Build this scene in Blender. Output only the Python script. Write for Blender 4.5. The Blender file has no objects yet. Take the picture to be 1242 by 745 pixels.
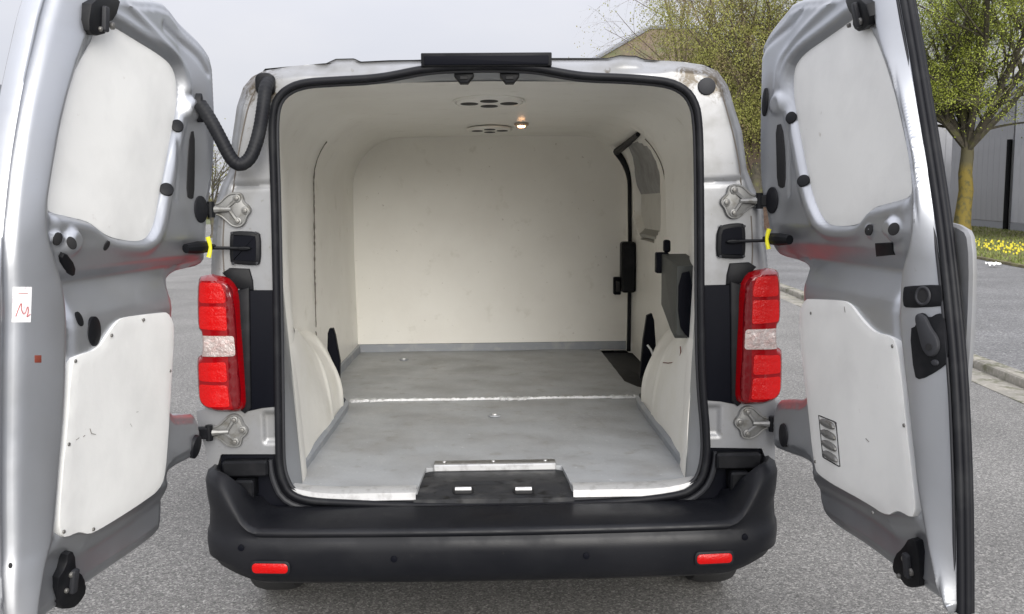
import bpy, math, random
import numpy as np
from math import radians, sin, cos, pi
from mathutils import Vector, Matrix
from mathutils.geometry import delaunay_2d_cdt
random.seed(7); rng = np.random.default_rng(7)
S = bpy.context.scene; C = S.collection

# ------------------------------------------------------------------ camera
F, W, H = 1100.0, 1242.0, 745.0
CX, CD, CH = 0.0034, 2.785, 1.5
YAW, PITCH, ROLL = 0.0216, math.atan(125.5/1100), -0.0096
_f = np.array([sin(YAW)*cos(PITCH), cos(YAW)*cos(PITCH), -sin(PITCH)])
_r = np.array([cos(YAW), -sin(YAW), 0.0]); _u = np.cross(_r, _f)
_r, _u = cos(ROLL)*_r + sin(ROLL)*_u, -sin(ROLL)*_r + cos(ROLL)*_u
EYE = np.array([CX, -CD, CH])
cam = bpy.data.cameras.new('camera'); camo = bpy.data.objects.new('camera', cam); C.objects.link(camo)
cam.sensor_width = 36; cam.lens = F/W*36; cam.clip_start = .05; cam.clip_end = 2000
camo.matrix_world = Matrix(((_r[0], _u[0], -_f[0], EYE[0]), (_r[1], _u[1], -_f[1], EYE[1]), (_r[2], _u[2], -_f[2], EYE[2]), (0, 0, 0, 1)))
S.camera = camo
S.view_settings.view_transform = 'Standard'; S.view_settings.look = 'None'; S.view_settings.gamma = 1
S.view_settings.exposure = 0.75
S.cycles.max_bounces = 10; S.cycles.diffuse_bounces = 7

# ------------------------------------------------------------------ overcast sky and soft sun
SUN_EL, SUN_AZ = radians(21), radians(167)      # azimuth from +y clockwise: behind the camera
wd = bpy.data.worlds.new('World'); S.world = wd; wd.use_nodes = True
nt = wd.node_tree; nt.nodes.clear(); L = nt.links.new
def N(t, **k):
    n = nt.nodes.new(t)
    for a, b in k.items(): setattr(n, a, b)
    return n
out = N('ShaderNodeOutputWorld'); bg = N('ShaderNodeBackground'); bg.inputs[1].default_value = 0.1
sky = N('ShaderNodeTexSky', sky_type='NISHITA', sun_disc=False, sun_elevation=SUN_EL, sun_rotation=SUN_AZ, air_density=1, dust_density=2)
tc = N('ShaderNodeTexCoord'); sx = N('ShaderNodeSeparateXYZ'); L(tc.outputs['Generated'], sx.inputs[0])
mx = N('ShaderNodeMath', operation='MAXIMUM'); L(sx.outputs[2], mx.inputs[0]); mx.inputs[1].default_value = 0
sq = N('ShaderNodeMath', operation='POWER'); L(mx.outputs[0], sq.inputs[0]); sq.inputs[1].default_value = 1.6
el = N('ShaderNodeMath', operation='MULTIPLY_ADD'); L(sq.outputs[0], el.inputs[0]); el.inputs[1].default_value = 10.5; el.inputs[2].default_value = 4.25
mp = N('ShaderNodeMapping'); mp.inputs['Scale'].default_value = (1, 1, 2.6); L(tc.outputs['Generated'], mp.inputs[0])
no = N('ShaderNodeTexNoise'); no.inputs['Scale'].default_value = 2.2; no.inputs['Detail'].default_value = 5; no.inputs['Roughness'].default_value = .5; L(mp.outputs[0], no.inputs[0])
rp = N('ShaderNodeValToRGB'); rp.color_ramp.elements[0].position = .35; rp.color_ramp.elements[0].color = (.88, .90, 1.0, 1)
rp.color_ramp.elements[1].position = .68; rp.color_ramp.elements[1].color = (1.03, 1.02, 1.07, 1); L(no.outputs[0], rp.inputs[0])
vm = N('ShaderNodeVectorMath', operation='SCALE'); L(rp.outputs[0], vm.inputs[0]); L(el.outputs[0], vm.inputs['Scale'])
mixc = N('ShaderNodeMix', data_type='RGBA'); mixc.inputs[0].default_value = .94; L(sky.outputs[0], mixc.inputs[6]); L(vm.outputs[0], mixc.inputs[7])
L(mixc.outputs[2], bg.inputs[0]); L(bg.outputs[0], out.inputs[0])
sl = bpy.data.lights.new('sun', 'SUN'); sl.energy = 2.3; sl.angle = radians(38); sl.color = (1, .97, .92)
so = bpy.data.objects.new('sun', sl); C.objects.link(so)
sd = Vector((sin(SUN_AZ)*cos(SUN_EL), cos(SUN_AZ)*cos(SUN_EL), sin(SUN_EL)))
so.rotation_euler = sd.to_track_quat('Z', 'Y').to_euler()

# ------------------------------------------------------------------ materials
def mat(name, col, rough=.5, metal=0., coat=0., spec=.5, var=None, bump=None, dirt=None, rvar=None, emit=None, trans=0., alpha=1.):
    """var=(colour2, scale, lo, hi); bump=(scale, strength, distance); dirt=[(x,y,z,radius)...]"""
    m = bpy.data.materials.new(name); m.use_nodes = True; t = m.node_tree; b = t.nodes['Principled BSDF']; l = t.links.new
    b.inputs['Base Color'].default_value = (*col, 1); b.inputs['Roughness'].default_value = rough
    b.inputs['Metallic'].default_value = metal; b.inputs['Coat Weight'].default_value = coat; b.inputs['Coat Roughness'].default_value = .12
    b.inputs['Specular IOR Level'].default_value = spec; b.inputs['Transmission Weight'].default_value = trans
    co = t.nodes.new('ShaderNodeTexCoord').outputs['Object']
    def noise(sc, det=4, ro=.55, dist=0):
        n = t.nodes.new('ShaderNodeTexNoise'); n.inputs['Scale'].default_value = sc; n.inputs['Detail'].default_value = det
        n.inputs['Roughness'].default_value = ro; n.inputs['Distortion'].default_value = dist; l(co, n.inputs['Vector']); return n.outputs[0]
    def ramp(x, a, c, va=0., vc=1.):
        r = t.nodes.new('ShaderNodeMapRange'); l(x, r.inputs[0]); r.inputs[1].default_value = a; r.inputs[2].default_value = c
        r.inputs[3].default_value = va; r.inputs[4].default_value = vc; return r.outputs[0]
    def mix(f, a, c):
        x = t.nodes.new('ShaderNodeMix'); x.data_type = 'RGBA'
        if isinstance(f, float): x.inputs[0].default_value = f
        else: l(f, x.inputs[0])
        for i, v in ((6, a), (7, c)):
            if isinstance(v, tuple): x.inputs[i].default_value = (*v, 1)
            else: l(v, x.inputs[i])
        return x.outputs[2]
    cur = col
    for v in (var or []):
        cur = mix(ramp(noise(v[1]), v[2], v[3]), cur, v[0])
    if dirt:
        acc = None
        for (x, y, z, r) in dirt:
            d = t.nodes.new('ShaderNodeVectorMath'); d.operation = 'DISTANCE'; l(co, d.inputs[0]); d.inputs[1].default_value = (x, y, z)
            q = ramp(d.outputs['Value'], 0, r, 1, 0)
            if acc is None: acc = q
            else:
                mm = t.nodes.new('ShaderNodeMath'); mm.operation = 'MAXIMUM'; l(acc, mm.inputs[0]); l(q, mm.inputs[1]); acc = mm.outputs[0]
        mm = t.nodes.new('ShaderNodeMath'); mm.operation = 'MULTIPLY'; l(acc, mm.inputs[0]); l(noise(38, 6, .7, 1.5), mm.inputs[1])
        cur = mix(ramp(mm.outputs[0], .24, .40), cur, (.07, .055, .035))
    if not isinstance(cur, tuple): l(cur, b.inputs['Base Color'])
    if rvar: l(ramp(noise(rvar[0], 5, .6), rvar[1], rvar[2], rvar[3], rvar[4]), b.inputs['Roughness'])
    if bump:
        bn = t.nodes.new('ShaderNodeBump'); bn.inputs['Strength'].default_value = bump[1]; bn.inputs['Distance'].default_value = bump[2]
        l(noise(bump[0], 6, .6), bn.inputs['Height']); l(bn.outputs[0], b.inputs['Normal'])
    if emit: b.inputs['Emission Color'].default_value = (*emit[0], 1); b.inputs['Emission Strength'].default_value = emit[1]
    return m

DIRT = [(-.715, 0, 1.885, .17), (.700, 0, 1.885, .17), (-.66, 0, 1.84, .08), (.61, 0, 1.88, .1), (.80, 0, 1.70, .04), (.36, 0, 1.9, .03)]
M = {}
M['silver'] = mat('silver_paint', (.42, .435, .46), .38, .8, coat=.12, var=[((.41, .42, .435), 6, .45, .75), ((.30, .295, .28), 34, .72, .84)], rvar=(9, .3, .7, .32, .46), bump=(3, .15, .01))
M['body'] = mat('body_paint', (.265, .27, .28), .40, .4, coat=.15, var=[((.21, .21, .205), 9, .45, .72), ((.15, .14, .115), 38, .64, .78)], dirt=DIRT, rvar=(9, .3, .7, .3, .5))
M['cast'] = mat('cast_hinge_metal', (.21, .21, .205), .45, .4, var=[((.13, .125, .11), 40, .5, .68)])
M['cream'] = mat('cream_lining', (.87, .855, .80), .42, 0, coat=.1, var=[((.82, .80, .745), 3, .4, .7), ((.70, .68, .61), 9, .62, .8), ((.55, .52, .45), 38, .70, .78)], bump=(2.5, .25, .02), rvar=(5, .3, .7, .35, .5))
M['arch'] = mat('cream_arch_gel', (.87, .855, .80), .45, 0, var=[((.80, .78, .70), 6, .5, .8)], bump=(12, .25, .01))
M['panel'] = mat('white_door_panel', (.79, .79, .765), .42, 0, var=[((.70, .70, .68), 4, .45, .7), ((.55, .53, .49), 26, .71, .80)], bump=(3, .2, .02))
M['floorp'] = mat('grey_floor_paint', (.38, .395, .41), .5, 0, var=[((.31, .315, .32), 3.5, .42, .66), ((.27, .265, .255), 14, .60, .76), ((.56, .575, .58), 40, .66, .76)], bump=(30, .35, .006), rvar=(6, .3, .7, .35, .6))
M['skirt'] = mat('grey_skirting', (.28, .30, .33), .5, 0, var=[((.36, .37, .38), 12, .5, .7)])
M['caulk'] = mat('white_caulk', (.60, .61, .62), .6, 0, bump=(60, .5, .01), var=[((.5, .5, .5), 25, .5, .7)])
M['rubber'] = mat('black_rubber', (.008, .0085, .011), .55, 0, spec=.22, var=[((.018, .019, .021), 12, .5, .7)])
M['rubberg'] = mat('grey_rubber', (.028, .029, .033), .55, 0, spec=.25)
M['black'] = mat('black_plastic', (.005, .0055, .007), .5, 0, spec=.2, var=[((.012, .012, .014), 20, .5, .7)])
M['bumper'] = mat('bumper_plastic', (.005, .0056, .008), .5, 0, spec=.28, var=[((.009, .0095, .012), 2, .46, .6), ((.02, .02, .02), 90, .66, .78)], rvar=(5.5, .44, .58, .38, .56), bump=(350, .12, .002))
M['hole'] = mat('dark_hole', (.006, .006, .007), .7)
M['navy'] = mat('dark_navy_plastic', (.0025, .003, .006), .6, spec=.1)
M['sillp'] = mat('scuffed_black_sill', (.030, .031, .034), .55, 0, spec=.2, var=[((.065, .065, .065), 13, .5, .7), ((.012, .012, .012), 30, .55, .7)], bump=(40, .3, .004))
M['alu'] = mat('aluminium', (.62, .625, .63), .38, .5, var=[((.45, .45, .45), 30, .5, .7)])
M['steel'] = mat('worn_steel_strip', (.17, .165, .155), .42, .5, var=[((.25, .25, .24), 50, .5, .7)])
M['red'] = mat('red_lens', (.22, .0008, .003), .14, 0, coat=.25, spec=.3)
M['redd'] = mat('dark_red_lens', (.12, .0005, .003), .12, 0, coat=.3)
M['redb'] = mat('bright_red_reflector', (.48, .002, .002), .22, 0, coat=.15, spec=.3, bump=(160, .5, .004))
M['clear'] = mat('clear_lens', (.46, .40, .38), .12, .2, coat=.6, var=[((.40, .30, .28), 70, .4, .6)], bump=(120, .8, .006))
M['yellow'] = mat('yellow_plastic', (.75, .70, .03), .4)
M['tyre'] = mat('tyre_rubber', (.02, .02, .021), .75, bump=(40, .3, .01))
M['glassd'] = mat('dark_glass', (.02, .022, .025), .05, 0, coat=1)
M['sticker'] = mat('white_sticker', (.80, .80, .80), .45, var=[((.62, .58, .60), 80, .55, .65)])
M['ink'] = mat('red_ink', (.45, .05, .05), .6)
M['rust'] = mat('rust_brown', (.16, .03, .015), .6)
M['lamp'] = mat('lit_lamp', (.9, .55, .3), .4, emit=((1, .50, .22), 14))
M['lampring'] = mat('lamp_surround', (.55, .42, .32), .35, .3)
M['crack'] = mat('dark_joint', (.12, .105, .09), .8)
M['pocket'] = mat('grey_green_pocket', (.038, .041, .036), .55)
M['white'] = mat('white_cord', (.8, .8, .78), .5)

def asphalt(name, a, b, c, s1):
    m = mat(name, a, .85, bump=(150, .9, .008)); t = m.node_tree; l = t.links.new; bs = t.nodes['Principled BSDF']
    co = t.nodes.new('ShaderNodeTexCoord').outputs['Object']
    v = t.nodes.new('ShaderNodeTexVoronoi'); v.inputs['Scale'].default_value = s1; l(co, v.inputs[0])
    r = t.nodes.new('ShaderNodeValToRGB'); e = r.color_ramp.elements
    e[0].color = (*[x*.6 for x in a], 1); e[1].color = (*b, 1); e.new(.45).color = (*a, 1); e.new(.8).color = (*[x*1.35 for x in a], 1)
    sp = t.nodes.new('ShaderNodeSeparateColor'); l(v.outputs['Color'], sp.inputs[0]); l(sp.outputs[0], r.inputs[0])
    n = t.nodes.new('ShaderNodeTexNoise'); n.inputs['Scale'].default_value = .8; n.inputs['Detail'].default_value = 7; l(co, n.inputs[0])
    mr = t.nodes.new('ShaderNodeMapRange'); l(n.outputs[0], mr.inputs[0]); mr.inputs[1].default_value = .35; mr.inputs[2].default_value = .65
    mr.inputs[3].default_value = .82; mr.inputs[4].default_value = 1.1
    q = t.nodes.new('ShaderNodeVectorMath'); q.operation = 'SCALE'; l(r.outputs[0], q.inputs[0]); l(mr.outputs[0], q.inputs['Scale'])
    g = t.nodes.new('ShaderNodeTexNoise'); g.inputs['Scale'].default_value = 42; g.inputs['Detail'].default_value = 3; l(co, g.inputs[0])
    mg = t.nodes.new('ShaderNodeMapRange'); l(g.outputs[0], mg.inputs[0]); mg.inputs[1].default_value = .3; mg.inputs[2].default_value = .7
    mg.inputs[3].default_value = .84; mg.inputs[4].default_value = 1.16
    q2 = t.nodes.new('ShaderNodeVectorMath'); q2.operation = 'SCALE'; l(q.outputs[0], q2.inputs[0]); l(mg.outputs[0], q2.inputs['Scale'])
    l(q2.outputs[0], bs.inputs['Base Color']); return m
M['asphalt'] = asphalt('worn_asphalt', (.165, .161, .152), (.36, .35, .325), None, 150)
M['road'] = asphalt('road_asphalt', (.14, .14, .14), (.28, .275, .265), None, 70)
M['concrete'] = mat('kerb_concrete', (.25, .235, .20), .9, var=[((.12, .12, .075), 5, .48, .62), ((.33, .31, .27), 25, .5, .7)], bump=(40, .7, .01))
M['soil'] = mat('verge_soil', (.13, .12, .05), .95, var=[((.08, .065, .035), 3, .45, .6)], bump=(10, .8, .03))
M['grass'] = mat('grass_blades', (.13, .17, .035), .7, var=[((.20, .21, .06), 1.5, .4, .65)])
M['field'] = mat('far_ground', (.12, .13, .06), .95, var=[((.08, .09, .04), .2, .4, .6)])
M['flower'] = mat('yellow_flowers', (.62, .55, .03), .6)
M['bark'] = mat('bark', (.085, .075, .055), .9, var=[((.05, .045, .035), 6, .45, .6), ((.12, .12, .05), 3, .5, .7)], bump=(14, .8, .03))
M['lichen'] = mat('yellow_lichen_bark', (.19, .145, .03), .9, var=[((.10, .09, .035), 5, .48, .62)], bump=(14, .8, .03))
_t = M['lichen'].node_tree; _b = _t.nodes['Principled BSDF']; _c = _t.nodes.new('ShaderNodeTexCoord'); _x = _t.nodes.new('ShaderNodeSeparateXYZ'); _m = _t.nodes.new('ShaderNodeMapRange'); _k = _t.nodes.new('ShaderNodeMix'); _k.data_type = 'RGBA'
_old = _b.inputs['Base Color'].links[0].from_socket; _t.links.new(_c.outputs['Object'], _x.inputs[0]); _t.links.new(_x.outputs[2], _m.inputs[0]); _m.inputs[1].default_value = 2.5; _m.inputs[2].default_value = 2.9
_t.links.new(_m.outputs[0], _k.inputs[0]); _t.links.new(_old, _k.inputs[6]); _k.inputs[7].default_value = (.10, .09, .05, 1); _t.links.new(_k.outputs[2], _b.inputs['Base Color'])
M['leaf'] = mat('spring_leaf', (.24, .285, .028), .7, var=[((.30, .34, .06), 2.2, .45, .6), ((.17, .20, .03), 1.2, .55, .7)])
M['leaf2'] = mat('willow_leaf', (.20, .205, .045), .75, var=[((.18, .14, .07), .9, .5, .6), ((.27, .28, .06), 2, .52, .66)])
M['twig'] = mat('brown_twigs', (.10, .075, .055), .9)
M['wallg'] = mat('grey_cladding', (.27, .275, .295), .6, var=[((.24, .245, .26), .6, .4, .6)])
M['wallp'] = mat('pale_cladding', (.42, .43, .46), .6, var=[((.36, .37, .40), .8, .4, .6)])
M['walld'] = mat('dark_green_cladding', (.055, .075, .07), .6)
M['brick'] = mat('brown_brick', (.20, .14, .10), .9, var=[((.14, .09, .07), 8, .45, .6)])
M['roofb'] = mat('brown_roof', (.115, .085, .06), .9, var=[((.16, .125, .08), 2.5, .4, .62), ((.10, .11, .05), 1, .5, .7)], bump=(5, .6, .05))
M['fascia'] = mat('grey_fascia', (.22, .23, .25), .7)

# ------------------------------------------------------------------ helpers
def link(name, me, m, parent=None, sharp=35):
    o = bpy.data.objects.new(name, me); C.objects.link(o)
    if m is not None: me.materials.append(m)
    if sharp is not None:
        me.polygons.foreach_set('use_smooth', [True]*len(me.polygons)); me.set_sharp_from_angle(angle=radians(sharp))
    if parent: o.parent = parent
    return o
def mesh(name, vs, fs, m, parent=None, sharp=35, fix=True):
    me = bpy.data.meshes.new(name); me.from_pydata([tuple(map(float, v)) for v in vs], [], fs)
    if fix:
        import bmesh
        bm = bmesh.new(); bm.from_mesh(me); bmesh.ops.recalc_face_normals(bm, faces=bm.faces); bm.to_mesh(me); bm.free()
    me.validate(); me.update(); return link(name, me, m, parent, sharp)
class MB:
    def __init__(s): s.v = []; s.f = []
    def add(s, vs, fs):
        n = len(s.v); s.v += [tuple(v) for v in vs]; s.f += [tuple(i+n for i in f) for f in fs]
    def build(s, name, m, parent=None, sharp=35, fix=True): return mesh(name, s.v, s.f, m, parent, sharp, fix)
    def loops(s, rings, closed=True, cap0=True, cap1=True):
        n = len(rings[0]); vs = [p for r in rings for p in r]; fs = []
        for i in range(len(rings)-1):
            for j in range(n if closed else n-1):
                k = (j+1) % n; fs.append((i*n+j, i*n+k, (i+1)*n+k, (i+1)*n+j))
        if cap0: fs.append(tuple(range(n)))
        if cap1: fs.append(tuple((len(rings)-1)*n+j for j in range(n)))
        s.add(vs, fs)
    def tube(s, path, r, seg=10, closed=False, flat=1.0):
        path = [Vector(p) for p in path]; n = len(path); rings = []
        rr = r if hasattr(r, '__len__') else [r]*n
        up = None
        for i, p in enumerate(path):
            a = path[(i-1) % n] if (closed or i > 0) else p; b = path[(i+1) % n] if (closed or i < n-1) else p
            t = (b-a).normalized()
            if up is None: up = t.orthogonal().normalized()
            up = (up - t*up.dot(t)).normalized(); sd_ = t.cross(up)
            rings.append([p + (up*cos(2*pi*k/seg) + sd_*sin(2*pi*k/seg)*flat)*rr[i] for k in range(seg)])
        if closed: rings.append(rings[0]); s.loops(rings, True, False, False)
        else: s.loops(rings)
    def box(s, x0, x1, y0, y1, z0, z1, b=.0):
        if b <= 0:
            v = [(x, y, z) for x in (x0, x1) for y in (y0, y1) for z in (z0, z1)]
            s.add(v, [(0, 1, 3, 2), (4, 6, 7, 5), (0, 4, 5, 1), (2, 3, 7, 6), (0, 2, 6, 4), (1, 5, 7, 3)]); return
        P = rrect((x0+x1)/2, (z0+z1)/2, x1-x0, z1-z0, b*1.5)
        s.prism(P, y0, y1, b, lambda a, c, h: (a, h, c), both=True)
    def prism(s, poly, h0, h1, b, fr, both=False):
        """poly in plane coords, extruded h0->h1 with a bevel b at h1"""
        P = np.array(poly, float); rings = []
        if both: rings.append([fr(p[0], p[1], h0) for p in inset(P, b)])
        rings.append([fr(p[0], p[1], h0 + (math.copysign(b, h1-h0) if both else 0)) for p in P])
        sg = math.copysign(1, h1-h0)
        if b > 0:
            rings.append([fr(p[0], p[1], h1-sg*b) for p in P]); rings.append([fr(p[0], p[1], h1-sg*b*.3) for p in inset(P, b*.3)])
            rings.append([fr(p[0], p[1], h1) for p in inset(P, b)])
        else: rings.append([fr(p[0], p[1], h1) for p in P])
        s.loops(rings)
def inset(P, d):
    P = np.array(P, float); n = len(P); a = np.roll(P, 1, 0); c = np.roll(P, -1, 0)
    area = (P[:, 0]*c[:, 1]-P[:, 1]*c[:, 0]).sum(); sg = 1 if area > 0 else -1
    e1 = P-a; e2 = c-P; e1 /= np.linalg.norm(e1, axis=1)[:, None]+1e-12; e2 /= np.linalg.norm(e2, axis=1)[:, None]+1e-12
    n1 = np.stack([-e1[:, 1], e1[:, 0]], 1)*sg; n2 = np.stack([-e2[:, 1], e2[:, 0]], 1)*sg
    m_ = n1+n2; k = 2/np.maximum((m_**2).sum(1), .7); return P + m_*k[:, None]*d
def rrect(cx, cy, w, h, r, n=4):
    o = []
    for (sx_, sy_, a0) in ((1, 1, 0), (-1, 1, 90), (-1, -1, 180), (1, -1, 270)):
        for k in range(n+1):
            a = radians(a0+90*k/n); o.append((cx+sx_*(w/2-r)+r*cos(a), cy+sy_*(h/2-r)+r*sin(a)))
    return o
def ellipse(cx, cy, a, b, n=24, rot=0):
    return [(cx+a*cos(t)*cos(rot)-b*sin(t)*sin(rot), cy+a*cos(t)*sin(rot)+b*sin(t)*cos(rot)) for t in [2*pi*k/n for k in range(n)]]
def roundpoly(P, r, n=4):
    P = [np.array(p, float) for p in P]; o = []
    for i, p in enumerate(P):
        a, c = P[i-1]-p, P[(i+1) % len(P)]-p; la, lc = np.linalg.norm(a), np.linalg.norm(c); q = min(r, la*.45, lc*.45)
        s0, s1 = p+a/la*q, p+c/lc*q
        for k in range(n+1):
            t = k/n; o.append((1-t)**2*s0+2*t*(1-t)*p+t*t*s1)
    return np.array(o)
def smooth_poly(P, it=2, closed=True):
    P = np.array(P, float)
    for _ in range(it):
        Q = np.roll(P, -1, 0) if closed else P[1:]; A = P if closed else P[:-1]
        R_ = np.empty((2*len(A), P.shape[1])); R_[0::2] = .75*A+.25*Q; R_[1::2] = .25*A+.75*Q
        P = R_ if closed else np.vstack([P[:1], R_, P[-1:]])
    return P
def resample(P, step=None, n=None, closed=True):
    P = np.array(P, float)
    if closed: P = np.vstack([P, P[:1]])
    d = np.r_[0, np.cumsum(np.linalg.norm(np.diff(P, axis=0), axis=1))]
    if n is None: n = max(4, int(d[-1]/step))
    t = np.linspace(0, d[-1], n+1)[:-1] if closed else np.linspace(0, d[-1], n)
    return np.stack([np.interp(t, d, P[:, i]) for i in range(P.shape[1])], 1)
def segdist(X, P, closed=False):
    P = np.array(P, float); Q = np.roll(P, -1, 0) if closed else P[1:]; A = P if closed else P[:-1]
    best = np.full(len(X), 1e9)
    for a, b in zip(A, Q):
        ab = b-a; t = np.clip(((X-a)@ab)/(ab@ab+1e-12), 0, 1); best = np.minimum(best, np.linalg.norm(X-a-t[:, None]*ab, axis=1))
    return best
def inside(X, P):
    P = np.array(P, float); c = np.zeros(len(X), bool); j = len(P)-1
    for i in range(len(P)):
        yi, yj = P[i, 1], P[j, 1]
        if yi != yj: c ^= ((yi > X[:, 1]) != (yj > X[:, 1])) & (X[:, 0] < (P[j, 0]-P[i, 0])*(X[:, 1]-yi)/(yj-yi)+P[i, 0])
        j = i
    return c
def sdist(X, P):   # positive inside
    d = segdist(X, P, True); return np.where(inside(X, P), d, -d)
def ss(x, a, b):
    t = np.clip((x-a)/(b-a), 0, 1); return t*t*(3-2*t)
def sheet(name, outline, step, hfun, fr, m, parent, back=None, sharp=50, extra=None):
    """pressed-metal sheet: outline filled with a fine grid whose height is hfun(X)"""
    O = resample(outline, step*.9); lo = O.min(0); hi = O.max(0)
    gx = np.arange(lo[0], hi[0], step); gy = np.arange(lo[1], hi[1], step)
    G = np.stack(np.meshgrid(gx, gy), -1).reshape(-1, 2); G[:, 0] += (np.floor((G[:, 1]-lo[1])/step+.5) % 2)*step*.5
    if extra is not None:
        G = G[~extra[1](G)]; G = np.vstack([G, extra[0]])
    G = G[sdist(G, O) > step*.40]; A = np.vstack([O, G]); n = len(O)
    vs, es, fs, *_ = delaunay_2d_cdt([Vector(p) for p in A], [(i, (i+1) % n) for i in range(n)], [tuple(range(n))], 1, 1e-6)
    V = np.array([tuple(v) for v in vs]); h = hfun(V)
    P3 = [fr(a, b, c) for (a, b), c in zip(V, h)]; fs = [tuple(f) for f in fs]
    if back is not None:
        cnt = {}
        for f in fs:
            for a, b in zip(f, f[1:]+f[:1]): cnt[(min(a, b), max(a, b))] = cnt.get((min(a, b), max(a, b)), 0)+1
        bd = [e for e, k in cnt.items() if k == 1]; idx = {}
        for a in {i for e in bd for i in e}: idx[a] = len(P3); P3.append(fr(V[a][0], V[a][1], back))
        fs += [(a, b, idx[b], idx[a]) for a, b in bd]
    return mesh(name, P3, fs, m, parent, sharp)
def empty(name, loc=(0, 0, 0), rz=0):
    o = bpy.data.objects.new(name, None); C.objects.link(o); o.location = loc; o.rotation_euler.z = rz; return o
def tag(o, label=None, cat=None, group=None, kind=None):
    for k, v in (('label', label), ('category', cat), ('group', group), ('kind', kind)):
        if v: o[k] = v
    return o
def ray(px, py): return _f + _r*((px-W/2)/F) - _u*((py-H/2)/F)
def rp(px, py, Y=0.):                     # photograph point -> (x, z) on the plane y = Y of the van
    d = ray(px, py); t = (Y+CD)/d[1]; q = EYE+d*t; return (q[0], q[2])
def rps(L_, Y=0.): return [rp(x, y, Y) for x, y in L_]
def R3(Y, sgn=-1):                        # frame of the rear plane: height h stands towards the camera
    return lambda a, b, h: (a, Y-h, b)

# ------------------------------------------------------------------ ground, road, kerb, verge
def quad(name, pts, z, m, parent=None):
    return mesh(name, [(x, y, z) for x, y in pts], [tuple(range(len(pts)))], m, parent, None)
K0 = np.array([4.20, 4.11]); KD = np.array([.077, 1.0]); KD /= np.linalg.norm(KD); KN = np.array([KD[1], -KD[0]])
def kp(s_, t_): p = K0+KD*s_+KN*t_; return (p[0], p[1])
tag(quad('ground', [(-700, -700), (700, -700), (700, 700), (-700, 700)], -.012, M['field']), kind='structure')
tag(quad('parking_lot', [(-60, -60), kp(-64, -.26), kp(70, -.26), (-60, 75)], 0, M['asphalt']), kind='structure')
tag(quad('road', [kp(-64, -.03), kp(-64, 60), kp(70, 60), kp(70, -.03)], -.004, M['road']), kind='structure')
kerb = tag(empty('kerb', (*kp(0, 0), 0)), kind='structure')
base_stone = None
for k in range(-4, 26):
    if base_stone is None:
        b = MB()
        b.prism(rrect(0, 0, .17, .985, .012, 2), 0, .085, .02, lambda a, c, h: (a, c, h)); base_stone = b.build('kerb_stone', M['concrete'], kerb)
        b = MB(); b.prism(rrect(0, 0, .27, .99, .008, 2), 0, .012, .004, lambda a, c, h: (a, c, h)); base_slab = b.build('gutter_slab', M['concrete'], kerb)
        st, sb_ = base_stone, base_slab
    else:
        st = base_stone.copy(); C.objects.link(st); sb_ = base_slab.copy(); C.objects.link(sb_)
    for o, t_ in ((st, .09), (sb_, -.135)):
        p = KD*(k+.5)+KN*(t_+random.uniform(-.004, .004)); o.location = (p[0], p[1], random.uniform(-.006, .004)-.004); o.rotation_euler = (random.uniform(-.006, .006), random.uniform(-.01, .01), -math.atan2(KD[0], KD[1])+random.uniform(-.006, .006))
VE = [(9.2, 4.), (11.8, 17.3), (12.8, 21.7), (17.2, 41), (22, 62)]
tag(quad('grass_verge', VE+[(60, 62), (60, 4)], .03, M['soil']), kind='structure')
vk = MB(); vp = resample(VE, .9, closed=False)
vk.loops([[(p[0]-.12, p[1], 0), (p[0]-.1, p[1], .05), (p[0]+.02, p[1], .055), (p[0]+.06, p[1], .02)] for p in vp], closed=False, cap0=False, cap1=False)
tag(vk.build('verge_edging', M['soil']), kind='structure')
gb = MB(); fl = MB()
for _ in range(26000):
    y = random.uniform(8, 46); x = np.interp(y, [p[1] for p in VE], [p[0] for p in VE])+random.random()**1.4*14
    s_ = random.uniform(.03, .09)*(1.8 if random.random() < .06 else 1); a = random.uniform(0, pi); dx, dy = cos(a)*.02, sin(a)*.02; lx, ly = random.uniform(-.04, .04), random.uniform(-.04, .04)
    gb.add([(x-dx, y-dy, .028), (x+dx, y+dy, .028), (x+lx, y+ly, .03+s_)], [(0, 1, 2)])
for cx_, cy_, r_, n_ in ((14.6, 22.5, .6, 34), (14.0, 21.3, .5, 16), (15.8, 24.6, .8, 40), (14.8, 26, .7, 20), (16.4, 27, .9, 20), (14, 19.5, .7, 18)):
    for _ in range(n_):
        x = random.gauss(cx_, r_*.55); y = random.gauss(cy_, r_*1.1); z = random.uniform(.07, .16); q = random.uniform(.015, .032)
        fl.add([(x-q, y, z), (x, y-q, z+.01), (x+q, y, z), (x, y+q, z+q)], [(0, 1, 2, 3)]); fl.add([(x-q, y, z-q), (x+q, y, z-q), (x+q, y, z+q), (x-q, y, z+q)], [(0, 1, 2, 3)])
tag(gb.build('grass', M['grass'], sharp=None, fix=False), 'patchy green grass on the roadside verge', 'grass', kind='stuff')
tag(fl.build('yellow_flowers', M['flower'], sharp=None, fix=False), 'yellow dandelions scattered in the roadside grass', 'flowers', kind='stuff')
lt = MB()
vs = []
for j in range(5):
    for i in range(7): vs.append((i*.05-.15, j*.05-.1, .03+.05*abs(sin(i*1.7+j*2.1))+.01*j))
lt.add(vs, [(j*7+i, j*7+i+1, j*7+i+8, j*7+i+7) for j in range(4) for i in range(6)])
o = lt.build('paper_scrap', M['white'], sharp=None); o.location = (11.1, 17.0, 0)
tag(o, 'crumpled white scrap of litter lying at the edge of the verge', 'litter')

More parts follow.
